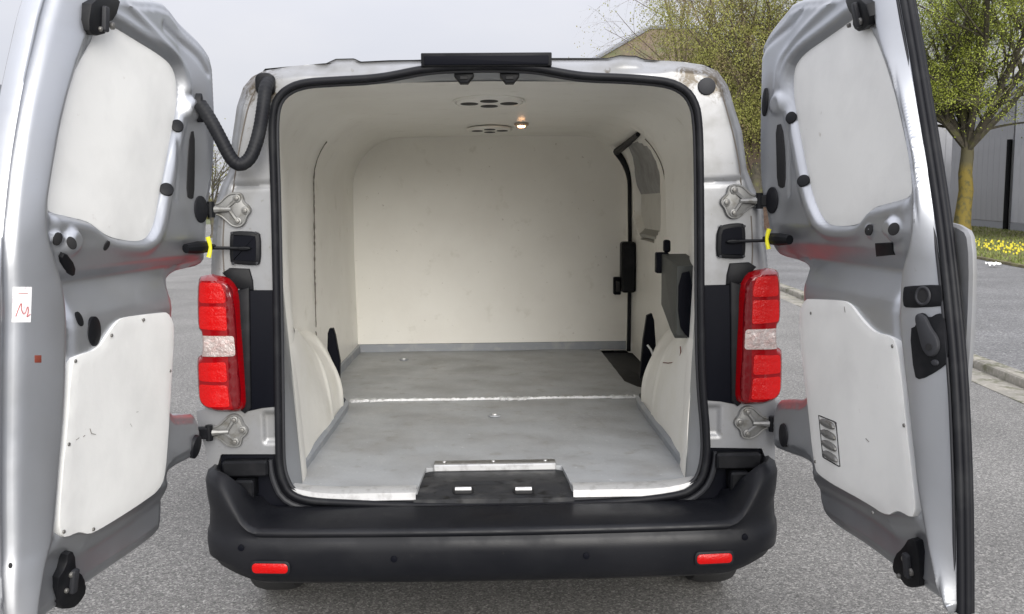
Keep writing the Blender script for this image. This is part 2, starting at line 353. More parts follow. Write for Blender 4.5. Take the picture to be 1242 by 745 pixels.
# ------------------------------------------------------------------ buildings
def hall(name, x0, y0, x1, y1, dep, h, mwall, label, post=None, band=None):
    """wall line from (x0,y0) to (x1,y1); building stands to the right of it"""
    o = empty(name, (x0, y0, 0)); d = np.array([x1-x0, y1-y0], float); ln = np.linalg.norm(d); d /= ln; n = np.array([d[1], -d[0]])
    P = lambda s_, t_, z: (d[0]*s_+n[0]*t_, d[1]*s_+n[1]*t_, z)
    def blk(nm, s0, s1, t0, t1, z0, z1, m, r=False):
        v = [P(s_, t_, z) for s_ in (s0, s1) for t_ in (t0, t1) for z in (z0, z1)]
        return mesh(nm, v, [(0, 1, 3, 2), (4, 6, 7, 5), (0, 4, 5, 1), (2, 3, 7, 6), (0, 2, 6, 4), (1, 5, 7, 3)], m, o, None)
    blk('wall', 0, ln, 0, dep, 0, h, mwall); blk('roof', -.15, ln+.15, -.15, dep+.15, h, h+.35, M['fascia'])
    blk('plinth', -.02, ln+.02, -.04, -.002, 0, .35, M['fascia'])
    w = ln/max(1, round(ln/1.15)); me = None
    for k in range(round(ln/w)):
        b = MB(); 
        if me is None:
            v = [P(s_, t_, z) for s_ in (.01, w-.01) for t_ in (-.03, -.001) for z in (.4, h-.02)]
            q = mesh('cladding_panel', v, [(0, 1, 3, 2), (4, 6, 7, 5), (0, 4, 5, 1), (2, 3, 7, 6), (0, 2, 6, 4), (1, 5, 7, 3)], mwall, o, None); me = q
        else: q = me.copy(); C.objects.link(q)
        q.location = (d[0]*w*k, d[1]*w*k, 0)
    for s_ in (post or []):
        b = MB(); b.tube([P(s_, -.16, 0), P(s_, -.16, h*.62)], .12, 8); b.build('drainpipe', M['black'], o)
    return tag(o, label, 'building')
hall('warehouse', 24.6, 39.9, 28.6, 53.5, 26, 6.9, M['wallg'], 'grey clad warehouse wall behind the tree with a yellow trunk', post=[.1])
hall('white_hall', 20.4, 25.4, 24.5, 39.6, 20, 6.9, M['wallp'], 'pale grey clad hall at the right edge beside the black drainpipe')
o = hall('tall_block', 38, 60, 27, 60, 12, 12.0, M['walld'] if False else M['wallg'], 'tall flat roofed grey block rising behind the leafy tree')
o = hall('green_hall', -21.4, 38, -60, 40, 12, 6.5, M['walld'], 'dark green flat roofed hall at the far left edge')
for k, x in enumerate((-50, -42, -34, -27)):
    pass
ho = empty('brick_house', (8, 50, 0))
def hb(nm, x0, x1, y0, y1, z0, z1, m):
    b = MB(); b.box(x0, x1, y0, y1, z0, z1); return b.build(nm, m, ho, None)
hb('wall', -9, 9, -5, 5, 0, 4.6, M['brick'])
mesh('roof', [(-10.2, -6.2, 4.5), (10.2, -6.2, 4.5), (10.2, 6.2, 4.5), (-10.2, 6.2, 4.5), (1.1, 0, 11.3), (3.6, 0, 11.3)], [(0, 1, 5, 4), (1, 2, 5), (2, 3, 4, 5), (3, 0, 4), (0, 3, 2, 1)], M['roofb'], ho, None)
b = MB(); b.tube([(-10.2, -6.25, 4.55), (1.1, -.05, 11.36)], .13, 6); b.tube([(1.1, -.02, 11.36), (3.6, -.02, 11.36)], .13, 6); b.tube([(3.6, -.05, 11.36), (10.2, -6.25, 4.55)], .13, 6); b.build('ridge_tiles', M['fascia'], ho)
for x in (-6, -1.5, 3, 7):
    w = hb('window', x-.7, x+.7, -5.08, -5.0, 1.2, 2.8, M['wallp']); b = MB(); b.box(x-.6, x+.6, -5.11, -5.085, 1.3, 2.7); b.build('pane', M['glassd'], w, None)
tag(ho, 'house with a brown hipped roof showing above the van behind the willow', 'house')

# ------------------------------------------------------------------ trees
def tree(name, loc, label, cat_, seed, trunk_h, trunk_r, stems, stem_len, spread, leafm, nleaf, lsize, droop=0., lichen=False, twig_n=5, barkm='bark', levels=3):
    rd = random.Random(seed); root = empty(name, loc); tb = MB(); br = MB(); tips = []
    def limb(p, d, ln, r, lev):
        n = 6 if lev < 2 else 4; pts = [p]; rr = [r]; q = p.copy(); dd = d.copy()
        for i in range(n):
            dd = (dd+Vector((rd.gauss(0, .09), rd.gauss(0, .09), rd.gauss(0, .05)-(droop*.16*(lev-1) if lev >= 1 else -.03)))).normalized()
            q = q+dd*(ln/n); pts.append(q.copy()); rr.append(r*(1-.72*(i+1)/n))
        br.tube(pts, rr, 6 if lev == 0 else (4 if lev == 1 else 3))
        for i in range(1, n+1):
            if lev >= 1 or i > 2: tips.append((pts[i], lev, dd.copy()))
        if lev < levels:
            for k in range(twig_n if lev else twig_n+3):
                i = rd.randint(1 if lev else 1, n-1); ax = dd.orthogonal(); ax.rotate(Matrix.Rotation(rd.uniform(0, 2*pi), 3, dd))
                nd = (dd*rd.uniform(.6, 1.1)+ax*rd.uniform(.35, .85)+Vector((0, 0, .12-.5*droop*(lev > 0)))).normalized()
                limb(pts[i], nd, ln*rd.uniform(.38, .6), rr[i]*.55, lev+1)
    tp = [(rd.gauss(0, .03), rd.gauss(0, .03), z) for z in np.linspace(-.05, trunk_h, 7)]
    tr = [trunk_r*(1.35-.5*min(1, i/1.5)) if i < 2 else trunk_r*(1-.05*i) for i in range(7)]
    tb.tube(tp, tr, 14)
    for k in range(stems):
        a = 2*pi*k/stems+rd.uniform(-.3, .3); s_ = spread*rd.uniform(.35, 1.1) if k else .1
        limb(Vector(tp[-1])-Vector((0, 0, .25+.1*(k % 3))), Vector((cos(a)*s_, sin(a)*s_, 1)).normalized(), stem_len*rd.uniform(.75, 1.1), trunk_r*.48, 0)
    tb.build('trunk', M[barkm], root); br.build('branches', M['bark' if not droop else 'twig'], root, None, False)
    lf = MB(); wts = [t for t in tips if t[1] >= 1]
    vs, fs = [], []
    for i in range(nleaf):
        p, lev, d = wts[rd.randrange(len(wts))]; s_ = lsize*rd.uniform(.5, 1.3)
        c = p+Vector((rd.gauss(0, .16), rd.gauss(0, .16), rd.gauss(0, .16)-(rd.random()*1.5*droop)))
        u = Vector((rd.gauss(0, 1), rd.gauss(0, 1), rd.gauss(0, 1)-2*droop)).normalized(); v = u.orthogonal(); v.rotate(Matrix.Rotation(rd.uniform(0, 6.28), 3, u)); v *= s_*.42; u *= s_
        k = len(vs); vs += [c-u*.5, c+v*.5, c+u*.5, c-v*.5]; fs.append((k, k+1, k+2, k+3))
    mesh('crown', vs, fs, M[leafm], root, None, False)['kind'] = 'stuff'
    return tag(root, label, cat_)
tree('budding_tree', (17.7, 31, 0), 'broad tree with fresh green buds and a yellow lichened trunk on the verge', 'tree', 3, 3.7, .30, 13, 8.5, 1.05, 'leaf', 150000, .068, barkm='lichen')
tree('willow_tree', (10.4, 33, 0), 'olive green weeping willow between the van and its right door', 'tree', 5, 3.0, .30, 9, 6.6, .25, 'leaf2', 130000, .072, droop=.6, barkm='bark')
tree('birch_tree', (8.9, 39, 0), 'thin half bare tree with hanging brown twigs above the brown roof', 'tree', 8, 5, .18, 5, 8.5, .28, 'leaf2', 3500, .09, droop=.7, barkm='bark')
tree('bare_tree', (-13.3, 41, 0), 'small bare tree seen in the gap beside the left door', 'tree', 9, 1.6, .14, 5, 3.4, .7, 'leaf2', 500, .10, barkm='bark')

wv, wf = [], []
for _ in range(26000):
    a = random.uniform(-1.15, 1.15); r_ = 118+random.gauss(0, 5); x, y = sin(a)*r_, cos(a)*r_
    top = 6+2.5*sin(a*23)+1.8*sin(a*51+1)+1.2*sin(a*97+2); z = top*random.random()**.6; q = random.uniform(.3, .7); t = random.uniform(0, 3.1); k = len(wv)
    wv += [(x-q*cos(t), y-.3, z-q*sin(t)), (x+q*sin(t)*.7, y+.2, z-q*cos(t)*.7), (x+q*cos(t), y+.3, z+q*sin(t)), (x-q*sin(t)*.7, y, z+q*cos(t)*.7)]; wf.append((k, k+1, k+2, k+3))
tag(mesh('far_wood', wv, wf, M['leaf2'], None, None, False), 'far line of bare and budding woodland on the horizon', 'wood', kind='stuff')

# ================================================================== THE VAN
van = empty('cargo_van', (0, 0, 0))
tag(van, 'silver cargo van with both rear doors open and a white lined empty hold', 'van')

# --- opening loop (seal line), from bottom left up and over to bottom right
LOOP = [(345, 585), (339.5, 567), (338.6, 529), (337, 400), (333.5, 232), (330.5, 156), (333.5, 125), (346, 109.5), (367, 100.5), (403, 98), (454.5, 95.4), (485.5, 90), (511, 84.5), (545, 81.5), (600, 80.5),
        (647, 82), (678, 88), (709, 93), (760, 94.5), (807, 98.5), (827, 106), (840, 119), (847.5, 143), (849, 232), (849.5, 412), (852, 477), (856, 516), (857, 554.6), (850.5, 580)]
LOOPB = [(840, 591), (825, 599), (760, 607), (693, 611), (600, 613.5), (505, 612.5), (430, 609), (374, 606.5), (352, 598)]
loop2 = smooth_poly(rps(LOOP+LOOPB), 2)
loop = resample(loop2, n=260)
OUTER = [(338, 551), (268, 551), (262, 572), (253, 570), (250, 545), (241, 522), (238, 499), (249, 496), (249, 340), (251, 290), (254, 250), (262, 225), (272, 205), (275, 169), (281, 127), (289, 103), (300, 90), (315, 82.5), (351, 77), (390, 73.5), (403, 67.5), (426, 67), (434, 71), (511, 68.5),
         (669, 66.5), (740, 66.5), (755, 63), (776, 64), (786, 68), (832, 72), (858, 75.5), (876, 83), (889, 102), (897, 130), (906, 158), (912, 205), (922, 230), (932, 250), (934, 290), (939, 335), (940, 488), (952, 490), (948, 512), (940, 532), (940, 558), (930, 560), (924, 544), (858, 543)]
up = resample(smooth_poly(rps(LOOP), 2, False), n=150, closed=False)
lowz = .735
inner = [tuple(p) for p in up if p[1] > lowz]
frame_poly = smooth_poly(rps(OUTER), 1, True)
frame_poly = np.vstack([rps(OUTER), [(q[0]*.996, q[1]) for q in inner[::-1]]])
gro = [smooth_poly(rps(P_), 2, False) for P_ in ([(318, 95), (303, 121), (294, 160), (286, 205), (282, 235)], [(872, 100), (880, 128), (890, 165), (898, 205), (900, 238)], [(272, 262), (270, 300), (272, 334)], [(911, 262), (913, 300), (912, 322)])]
sh = [smooth_poly(rps(P_), 2, False) for P_ in ([(284, 226), (330, 224)], [(900, 219), (850, 222)])]
OUTL = rps(OUTER)
def frame_h(X):
    d = segdist(X, OUTL[8:-8], False); h = -.055*(1-ss(d, 0, .05))**2
    for g in sh: h -= .006*np.exp(-(segdist(X, g)/.007)**2)
    h += .004*np.exp(-((X[:, 1]-1.925)/.006)**2)
    h -= .012*ss(X[:, 1], 1.885, 1.90)*ss(np.abs(X[:, 0]), .10, .2)*(1-ss(np.abs(X[:, 0]), .50, .56))
    for s_, a, bb in ((-1, .665, .715), (1, .665, .715)):
        r_ = [(s_*a, .765), (s_*bb, .765), (s_*bb, .86), (s_*a, .86)]
        h -= .010*ss(sdist(X, r_), -.004, .006)
    return h
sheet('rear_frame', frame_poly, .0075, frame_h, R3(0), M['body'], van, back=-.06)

for g in gro:
    hg = frame_h(g); b = MB(); b.tube([(p[0], -q+.0005, p[1]) for p, q in zip(g, hg)], .0026, 5); b.build('body_seam', M['crack'], van)
# --- body shell (sides and roof), nose and cab
oz = np.array(rps(OUTER)); lft = oz[(oz[:, 0] < -.2)]; rgt = oz[(oz[:, 0] > .2)]
def halfw(z, y):
    l_ = lft[np.argsort(lft[:, 1])]; r_ = rgt[np.argsort(rgt[:, 1])]
    if z > 1.3: w = .5*(-np.interp(z, l_[:, 1], l_[:, 0])+np.interp(z, r_[:, 1], r_[:, 0]))
    else: w = np.interp(z, [.36, .5, .75, 1.1, 1.3], [.80, .83, .86, .865, .855])
    return w-.012+.07*float(ss(np.array([y]), .08, .55)[0])*(1-ss(np.array([z]), 1.7, 1.95)[0])
def sec(y):
    k = [(z, halfw(z, y)) for z in (.36, .5, .7, .9, 1.1, 1.3, 1.4, 1.5, 1.6, 1.7, 1.76, 1.82, 1.86, 1.89)]
    return k+[(1.915, .68), (1.93, .5), (1.938, .3), (1.94, 0)]
st = []
for y, top, wd_ in ((.056, 1, 1.), (.25, 1, 1.), (.6, 1, 1.), (3.0, 1., 1.), (3.5, .98, 1), (4.05, .72, .97), (4.35, .60, .95), (4.75, .48, .86), (4.9, .36, .70)):
    row = [(w*wd_, y, .30+(z-.30)*(top if z > 1.0 else min(1, top*1.25))) for z, w in sec(y)]
    st.append([(-x, yy, z) for x, yy, z in row]+[r for r in row[::-1][1:]])
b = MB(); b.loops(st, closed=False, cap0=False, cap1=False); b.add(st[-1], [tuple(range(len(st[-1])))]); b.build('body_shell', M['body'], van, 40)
b = MB(); b.box(-.62, .62, .1, 4.7, .34, .50); b.build('chassis', M['black'], van, None)
for s_ in (-1, 1):
    b = MB(); b.box(s_*.83-.01, s_*.83+.075 if s_ > 0 else s_*.83+.01, 3.15, 3.9, 1.12, 1.6, .02) if s_ > 0 else b.box(-.905, -.82, 3.15, 3.9, 1.12, 1.6, .02); b.build('side_window', M['glassd'], van)
b = MB(); b.add([(-.72, 3.72, 1.62), (.72, 3.72, 1.62), (.80, 4.02, 1.26), (-.80, 4.02, 1.26)], [(0, 1, 2, 3)]); b.build('windscreen', M['glassd'], van)
# wheels
def wheel(x, y):
    s_ = 1 if x > 0 else -1; R_ = .335
    prof = [(0, .20), (.0, .235), (.02, .29), (.035, .325), (.07, .335), (.15, .335), (.185, .325), (.2, .29), (.2, .22)]
    rings = []
    for k in range(40):
        a = 2*pi*k/40; rings.append([(x-s_*t, y+r_*cos(a), R_+r_*sin(a)) for t, r_ in prof])
    rings.append(rings[0]); b = MB(); b.loops(rings, closed=False, cap0=False, cap1=False); wo = b.build('wheel', M['tyre'], van)
    b = MB(); b.prism(ellipse(y, R_, .225, .225, 32), x-s_*.15, x-s_*.012, .01, lambda a, c, h: (h, a, c)); b.build('rim', M['cast'], wo)
for x, y in ((-.945, .72), (.945, .72), (-.93, 3.95), (.93, 3.95)): wheel(x, y)
b = MB(); b.tube([(-.7, .75, .33), (.7, .75, .33)], .045, 10); b.build('rear_axle', M['black'], van)

# --- rubber seal round the opening
def loop3(L_, Y): return [(p[0], Y, p[1]) for p in L_]
b = MB(); b.tube(loop3(loop, -.011), .0108, 10, True); seal = b.build('opening_seal', M['rubber'], van, 60)
b = MB(); b.tube(loop3(inset(loop, .012), .004), .006, 8, True); b.build('seal_lip', M['rubberg'], seal, 60)

# --- hold lining: one loft from the jamb to the bulkhead
YB = 2.755
def lin(y):
    t = ss(np.array([y]), .10, .95)[0]; t2 = ss(np.array([y]), 1.33, 1.37)[0]
    wb = .625+(.805-.625)*t+.02*t2; wm = .66+(.80-.66)*t+.03*t2; wt = .69+(.79-.69)*t+.035*t2
    r_ = .17+.13*ss(np.array([y]), .1, 1.6)[0]; zt = 1.873+.012*t+.015*ss(np.array([y]), 1, 2.7)[0]
    P = [(-wb, .59), (-(wb+wm)/2, .9), (-wm, 1.2), (-wt, zt-r_)]
    for k in range(1, 12):
        a = pi/2*k/12; P.append((-wt+r_-r_*cos(a)*1, zt-r_+r_*sin(a)))
    P.append((-wt+r_, zt)); P.append((0, zt+.006))
    P = P+[(-a, c) for a, c in P[::-1][1:]]
    return resample(P, n=190, closed=False)
ys = np.r_[.10, .12, np.arange(.14, YB, .014), YB]
rows = np.array([np.c_[lin(y)[:, 0], np.full(190, y), lin(y)[:, 1]] for y in ys])
# side door set into the right-hand wall
DOORP = [(1.44, .55), (2.66, .55), (2.67, 1.84), (1.56, 1.84), (1.47, 1.5)]
WINP = smooth_poly([(1.74, 1.30), (2.58, 1.30), (2.60, 1.81), (1.80, 1.81), (1.74, 1.6)], 1)
flat = rows.reshape(-1, 3); YZ = flat[:, 1:3]; right = flat[:, 0] > .45
dsd = np.where(right, sdist(YZ, DOORP), -1); dsw = np.where(right, sdist(YZ, WINP), -1)
disp = .022*ss(dsd, -.004, .012)+.062*ss(dsw, -.008, .014)
disp -= .006*np.exp(-(dsw/.03)**2)*(dsd > 0)
flat[:, 0] += disp*np.clip((flat[:, 0]-.45)/.3, 0, 1); flat[:, 2] += disp*.4*np.clip((flat[:, 2]-1.66)/.2, 0, 1)
# a little life in the laminate
flat[:, 0] += .004*np.sin(flat[:, 1]*5.1+flat[:, 2]*2.3)*(np.abs(flat[:, 0]) > .4)
nb = len(ys)
fs = [(i*190+j, i*190+j+1, (i+1)*190+j+1, (i+1)*190+j) for i in range(nb-1) for j in range(189)]
lining = mesh('hold_lining', flat, fs, M['cream'], van, 50, False)
bw = lin(YB); bwp = [(a, c) for a, c in bw]
b = MB(); b.prism([(a*1.03, .55+(c-.55)*1.01) for a, c in bwp], YB-.003, YB+.03, 0, lambda a, c, h: (a, h, c)); bulk = b.build('bulkhead', M['cream'], van, None)
def wallx(y, z, side):            # lining surface x at (y,z)
    L_ = lin(y); n = 95; h = L_[:n] if side < 0 else L_[n:][::-1]
    return float(np.interp(z, h[:, 1], h[:, 0]))
# jamb between seal and lining
lj = rows[0][:, [0, 2]]; uj = resample(smooth_poly(rps(LOOP), 2, False), n=190, closed=False)
n_ = 190; ringA = [(p[0], .0, p[1]) for p in uj]; ringB = [(p[0]*.985, .045, p[1]-.006) for p in (uj*.6+lj*.4)]; ringC = [(p[0], .112, p[1]) for p in lj]
b = MB(); b.loops([ringA, ringB, ringC], closed=False, cap0=False, cap1=False); b.build('door_jamb', M['silver'], van, 30)
# joint line on the left wall, seams
def wallpath(y_of_z, zs, side, off=.002): return [(wallx(y_of_z(z), z, side)-side*off, y_of_z(z), z) for z in zs]
def jit(a): return a+random.uniform(-.003, .003)
zs = np.linspace(.95, 1.78, 60)
b = MB(); rr = [.0022+.0035*random.random()**2*(0.4+0.6*(1.8-z)) for z in zs]
b.tube([(x+.003, jit(y), z) for x, y, z in wallpath(lambda z: 1.325-.03*abs(z-1.3), zs, -1, .0)], rr, 5)
b.tube([(wallx(1.35-.1*k, .95-.09*k, -1)+.03*k, 1.33-.14*k, .95-.12*k) for k in np.linspace(0, 1, 6)], .0025, 5); b.build('wall_joint', M['crack'], lining)
zs = np.linspace(1.30, 1.8, 40)
b = MB(); b.tube([(wallx(1.45, z, 1)-.001, 1.42+.16*ss(np.array([z]), 1.3, 1.85)[0], z) for z in zs], .0025, 5); b.build('wall_joint', M['crack'], lining)
# side door seal
def sp(y, z, off=.004): return (wallx(y, z, 1)+off, y, z)
zz = np.linspace(.60, 1.80, 50); seal_path = [sp(2.655, z) for z in zz]+[(wallx(y, 1.80+.025*(2.62-y), 1)+.002, y, 1.80+.025*(2.62-y)) for y in np.linspace(2.62, 1.62, 30)]
b = MB(); b.tube(seal_path[:50], [.012+.01*ss(np.array([z]), 1.6, 1.8)[0] for z in zz], 8); b.tube(seal_path[49:], [.022-.010*k/30 for k in range(31)], 8); b.build('side_door_seal', M['rubber'], van, 60)
# side door: inner trim panel lips, latch
b = MB(); b.box(.765, .85, 2.52, 2.615, .97, 1.27, .012); b.add([], []); sh_ = b.build('side_door_handle', M['black'], van)
b = MB(); b.box(.725, .768, 2.56, 2.61, .955, 1.06, .006); b.build('latch_block', M['navy'], sh_)
b = MB(); b.box(.735, .763, 2.545, 2.558, .975, 1.04, .004); b.build('latch_plate', M['hole'], sh_)

# wheel arches
def arch(side):
    rings = []; mnx = .648
    for y in np.r_[np.linspace(.104, 1.0, 60), np.linspace(1.01, 1.262, 26)]:
        e = 1. if y < 1.06 else max(0, 1-((y-1.06)/.205)**2.4)**.5
        ztop = .60+(.46-.09*ss(np.array([y]), .5, 1.1)[0])*(.6+.4*e); row = []
        for k in range(34):
            a = pi/2*k/33; pz = .60+(ztop-.60)*sin(a)**.95; cx_ = abs(wallx(y, pz, side))+.003; ww = max(.0, cx_-mnx)*(e*.97+.03)
            px_ = cx_-ww*cos(a)**1.35
            fold = .012*max(0, sin(y*30+1.0+.6*sin(y*9)))**4*ss(np.array([y]), .60, .9)[0]*max(0, cos(a))**2*sin(min(pi/2, 2.6*a))
            row.append((side*(px_-fold+.003*sin(y*14+a*7)), y, pz))
        rings.append(row)
    b = MB(); b.loops(rings, closed=False, cap0=True, cap1=True); o = b.build('wheel_arch', M['arch'], van, 60)
    # skirting at its foot
    sk = MB(); q = [(side*.645, .15), (side*.640, 1.15), (side*.655, 1.235), (side*.70, 1.262), (side*.80, 1.262)]
    q = resample(smooth_poly(q, 2, False), .03, closed=False); ra = []
    for x, y in q: ra.append([(x-side*.004, y+.002, .598), (x-side*.006, y+.004, .628), (x+side*.006, y, .642), (x+side*.012, y, .60)])
    sk.loops(ra, closed=False, cap0=False, cap1=False); sk.build('arch_skirting', M['skirt'], o)
    return o
aL = arch(-1); aR = arch(1)
# pale inner panel and ledge of the side door's window recess
M['winp'] = mat('window_recess_panel', (.60, .59, .55), .5, 0, var=[((.52, .51, .47), 7, .5, .7)])
wy = np.linspace(1.765, 2.57, 16); wz = np.linspace(1.315, 1.795, 20)
b = MB(); b.loops([[(wallx(y, z, 1)+.060, y, z) for y in wy] for z in wz], closed=False, cap0=False, cap1=False); wpn = b.build('window_recess_panel', M['winp'], van, 60, False)
b = MB(); b.loops([[(wallx(y, 1.31, 1)+.090, y, z+.0) for y in wy] if k == 0 else [(wallx(y, 1.31, 1)+d_, y, z) for y in wy] for k, (d_, z) in enumerate(((.09, 1.352), (.058, 1.350), (.026, 1.322), (.024, 1.306)))], closed=False, cap0=False, cap1=False)
b.build('window_ledge', mat('ledge_grey', (.30, .30, .275), .5), wpn, 20, False)
# black flaps behind the arches
for s_, z0, z1 in ((-1, .70, .95), (1, .70, 1.0)):
    b = MB(); P = [(-.045, z0), (-.02, z0+.03), (.028, z0+.14), (.018, z1-.03), (.008, z1), (-.014, z1-.01), (-.030, z0+.18), (-.038, z0+.08)] if s_ > 0 else [(.030, z0+.02), (.034, z0+.10), (.016, z1-.03), (.008, z1), (-.008, z1), (-.016, z1-.02), (-.020, z0+.16), (.0, z0+.05)]
    b.prism([(a+s_*(.715 if s_ > 0 else .722), c) for a, c in P], 1.262, 1.30, .004, lambda a, c, h: (a, h, c), both=True); fp = b.build('arch_flap', M['navy'], van)
b = MB(); b.tube([(.70, 1.25, .86), (.715, 1.248, .84), (.728, 1.25, .81)], .005, 6); b.build('cord_end', M['white'], van)
# crease lines across the right arch
b = MB(); b.tube([(.655+.03*k, .32+.45*k*k+.02*k, 1.0-.02*k-.12*k) for k in np.linspace(0, 1, 8)], .002, 5); b.build('arch_scratch', M['rust'], aR)
# pocket box near the opening, right
b = MB(); P0 = [(.19, 1.29), (.46, 1.315), (.46, 1.13), (.38, 1.10), (.28, 1.06), (.22, 1.045), (.19, 1.06)]
b.prism(P0, .70, .612, .006, lambda a, c, h: (h, a, c)); pk = b.build('wall_pocket', M['pocket'], van)
b = MB(); b.prism(smooth_poly([(.618, 1.265), (.665, 1.275), (.665, 1.055), (.65, 1.05), (.618, 1.10)], 1), .187, .179, .003, lambda a, c, h: (a, h, c)); b.build('pocket_end', M['navy'], pk)
b = MB(); b.box(.595, .64, .462, .50, 1.245, 1.32, .004); b.box(.622, .645, .455, .49, 1.32, 1.365, .006); b.build('pocket_bracket', M['navy'], pk)

# floor
FZ = .600
WELL = [(.745, 2.70), (.86, 2.70), (.86, 1.62), (.735, 1.62), (.66, 1.72), (.63, 1.9), (.655, 2.68)]
WELL = rps([]) or [(.66, 2.70), (.86, 2.70), (.86, 1.52), (.80, 1.52), (.71, 1.56), (.665, 1.72)]
def fh(X): return .0015*np.sin(X[:, 0]*9+X[:, 1]*4)+.0008*np.sin(X[:, 1]*31+X[:, 0]*13)
fr_floor = lambda a, c, h: (a, c, FZ+h)
N0 = rps([(518, 575)])[0]
NX, NY = .212, .262          # latch notch half width and depth
front = [(-.64, .035), (-.243, .03), (-.232, NY), (.236, NY), (.250, .03), (.66, .035), (.66, .3), (.67, 1.34), (-.67, 1.34), (-.66, .3)]
sheet('load_floor', front, .02, fh, fr_floor, M['floorp'], van, back=-.02)
rear = [(-.85, 1.343), (.86, 1.343), (.86, 1.52), (.80, 1.52), (.71, 1.56), (.665, 1.72), (.66, 2.752), (-.85, 2.752)]
sheet('load_floor', rear, .02, lambda X: fh(X)+.002, fr_floor, M['floorp'], van, back=-.02)
b = MB(); b.box(-.88, .88, .06, 2.8, .53, .575); b.build('floor_underlay', M['navy'], van, None)
b = MB(); b.prism(rrect(.76, 2.12, .20, 1.15, .02), .576, .584, .002, lambda a, c, h: (a, c, h)); b.build('step_well', M['rubber'], van)
b = MB(); path = []
for x in np.linspace(-.66, .67, 150):
    w_ = .010+.004*random.random()
    if -.66 < x < -.5: w_ += .02*random.random()+.006
    if .03 < x < .16: w_ += .022*random.random()
    if x > .55: w_ += .012
    path.append([(x, 1.34-w_+.003*random.random(), FZ), (x, 1.34-w_*.5, FZ+.006+.006*random.random()), (x, 1.34+w_*.7, FZ+.006+.006*random.random()), (x, 1.34+w_*1.3, FZ+.002)])
b.loops(path, closed=False, cap0=False, cap1=False); b.build('caulk_bead', M['caulk'], van, None)
def skirt(p0, p1, hgt=.045):
    b = MB(); (x0, y0), (x1, y1) = p0, p1; d = np.array([x1-x0, y1-y0]); d = d/np.linalg.norm(d); n = np.array([-d[1], d[0]])*.012
    b.loops([[(x, y, FZ), (x+n[0], y+n[1], FZ), (x+n[0]*.9, y+n[1]*.9, FZ+hgt), (x, y, FZ+hgt+.004)] for x, y in (p0, p1)]); return b.build('wall_skirting', M['skirt'], van)
skirt((.83, 2.75), (-.83, 2.75)); skirt((-.822, 2.75), (-.822, 1.27))
# bolts in the floor
for x, y in (rp(600, 505, 0), rp(491, 437, 0)): pass
def on_floor(px, py, z=FZ): d = ray(px, py); t = (z-CH)/d[2]; q = EYE+d*t; return q[0], q[1]
for px, py, r_ in ((600, 505, .012), (490, 437, .012)):
    x, y = on_floor(px, py)
    b = MB(); b.prism(ellipse(x, y, r_*2.2, r_*2.2, 16), FZ+.002, FZ+.006, .001, lambda a, c, h: (a, c, h)); w = b.build('floor_bolt', M['skirt'], van)
    b = MB(); b.prism(ellipse(x, y, r_, r_, 12), FZ+.006, FZ+.013, .003, lambda a, c, h: (a, c, h)); b.build('bolt_head', M['alu'], w)
# aluminium edge strips, latch plate
for x0, x1 in ((-.635, -.246), (.252, .655)):
    b = MB(); xs = np.linspace(x0, x1, 14); rg = []
    for x in xs:
        c_ = .035*max(0, (abs(x)-.48)/.17)**2
        rg.append([(x, .045, .606+c_*.5), (x, .012, .606+c_*.5), (x, -.006+c_*.2, .598+c_*.7), (x, -.008+c_*.2, .575+c_)])
    b.loops(rg, closed=False, cap0=False, cap1=False); b.build('edge_strip', M['alu'], van, 50)
b = MB(); pl = [(-.252, -.012), (.256, -.012), (.246, .10), (.240, .235), (.218, .252), (-.215, .252), (-.236, .235), (-.242, .10)]
def plh(X):
    h = -.012*np.ones(len(X)); h -= .012*ss(X[:, 1]*-1, -.10, .01)
    h -= .005*ss(sdist(X, [(-.135, .03), (.135, .03), (.135, .13), (-.135, .13)]), 0, .012); return h
latchp = sheet('latch_plate', pl, .008, plh, fr_floor, M['sillp'], van, back=-.05)
for px in (562, 635):
    x, y = on_floor(px, 596, .585)
    b = MB(); b.prism(rrect(x, y+.006, .064, .044, .01), .588-.006, .5895, .001, lambda a, c, h: (a, c, h)); s1 = b.build('striker_pocket', M['hole'], latchp)
    b = MB(); b.tube([(x-.026, y-.004, .594), (x+.026, y-.004, .594)], .0068, 10); b.build('striker_bar', M['alu'], s1)
b = MB(); b.box(-.205, .215, .262, .300, FZ, .612, .002); stp = b.build('riser_strip', M['steel'], van)
b = MB(); b.box(-.205, .215, .247, .2605, .588, .611, .003); b.build('riser_edge', M['alu'], stp)
for x in (-.17, 0, .18):
    b = MB(); b.prism(ellipse(x, .281, .006, .006, 10), .612, .615, .001, lambda a, c, h: (a, c, h)); b.build('screw', M['alu'], stp)

# ceiling vents and lamp
def vent(cy, rx, ry, zc):
    fr = lambda a, c, h: (a, c, zc-h); b = MB(); b.prism(ellipse(0, cy, rx, ry, 40), 0, .010, .006, fr); v = b.build('ceiling_vent', M['cream'], van)
    for dx, dy in ((0, .42), (-.60, -.02), (.60, -.02), (0, -.45)):
        b = MB(); b.prism(ellipse(dx*rx, cy+dy*ry, rx*.27, ry*.24, 20), .010, .0115, 0, fr); b.build('vent_hole', M['hole'], v)
    b = MB(); b.tube([(a, c, zc-.004) for a, c in ellipse(0, cy, rx*1.06, ry*1.06, 40)], .005, 6, True); b.build('vent_rim', M['cream'], v)
vent(.715, .125, .20, 1.886); vent(2.09, .11, .20, 1.893)
b = MB(); b.prism(ellipse(.157, 1.77, .036, .045, 20), 0, .012, .004, lambda a, c, h: (a, c, 1.893-h)); lm = b.build('interior_lamp', M['lampring'], van)
b = MB(); b.prism(ellipse(.157, 1.77, .018, .02, 16), .012, .020, .005, lambda a, c, h: (a, c, 1.893-h)); b.build('bulb', M['lamp'], lm)
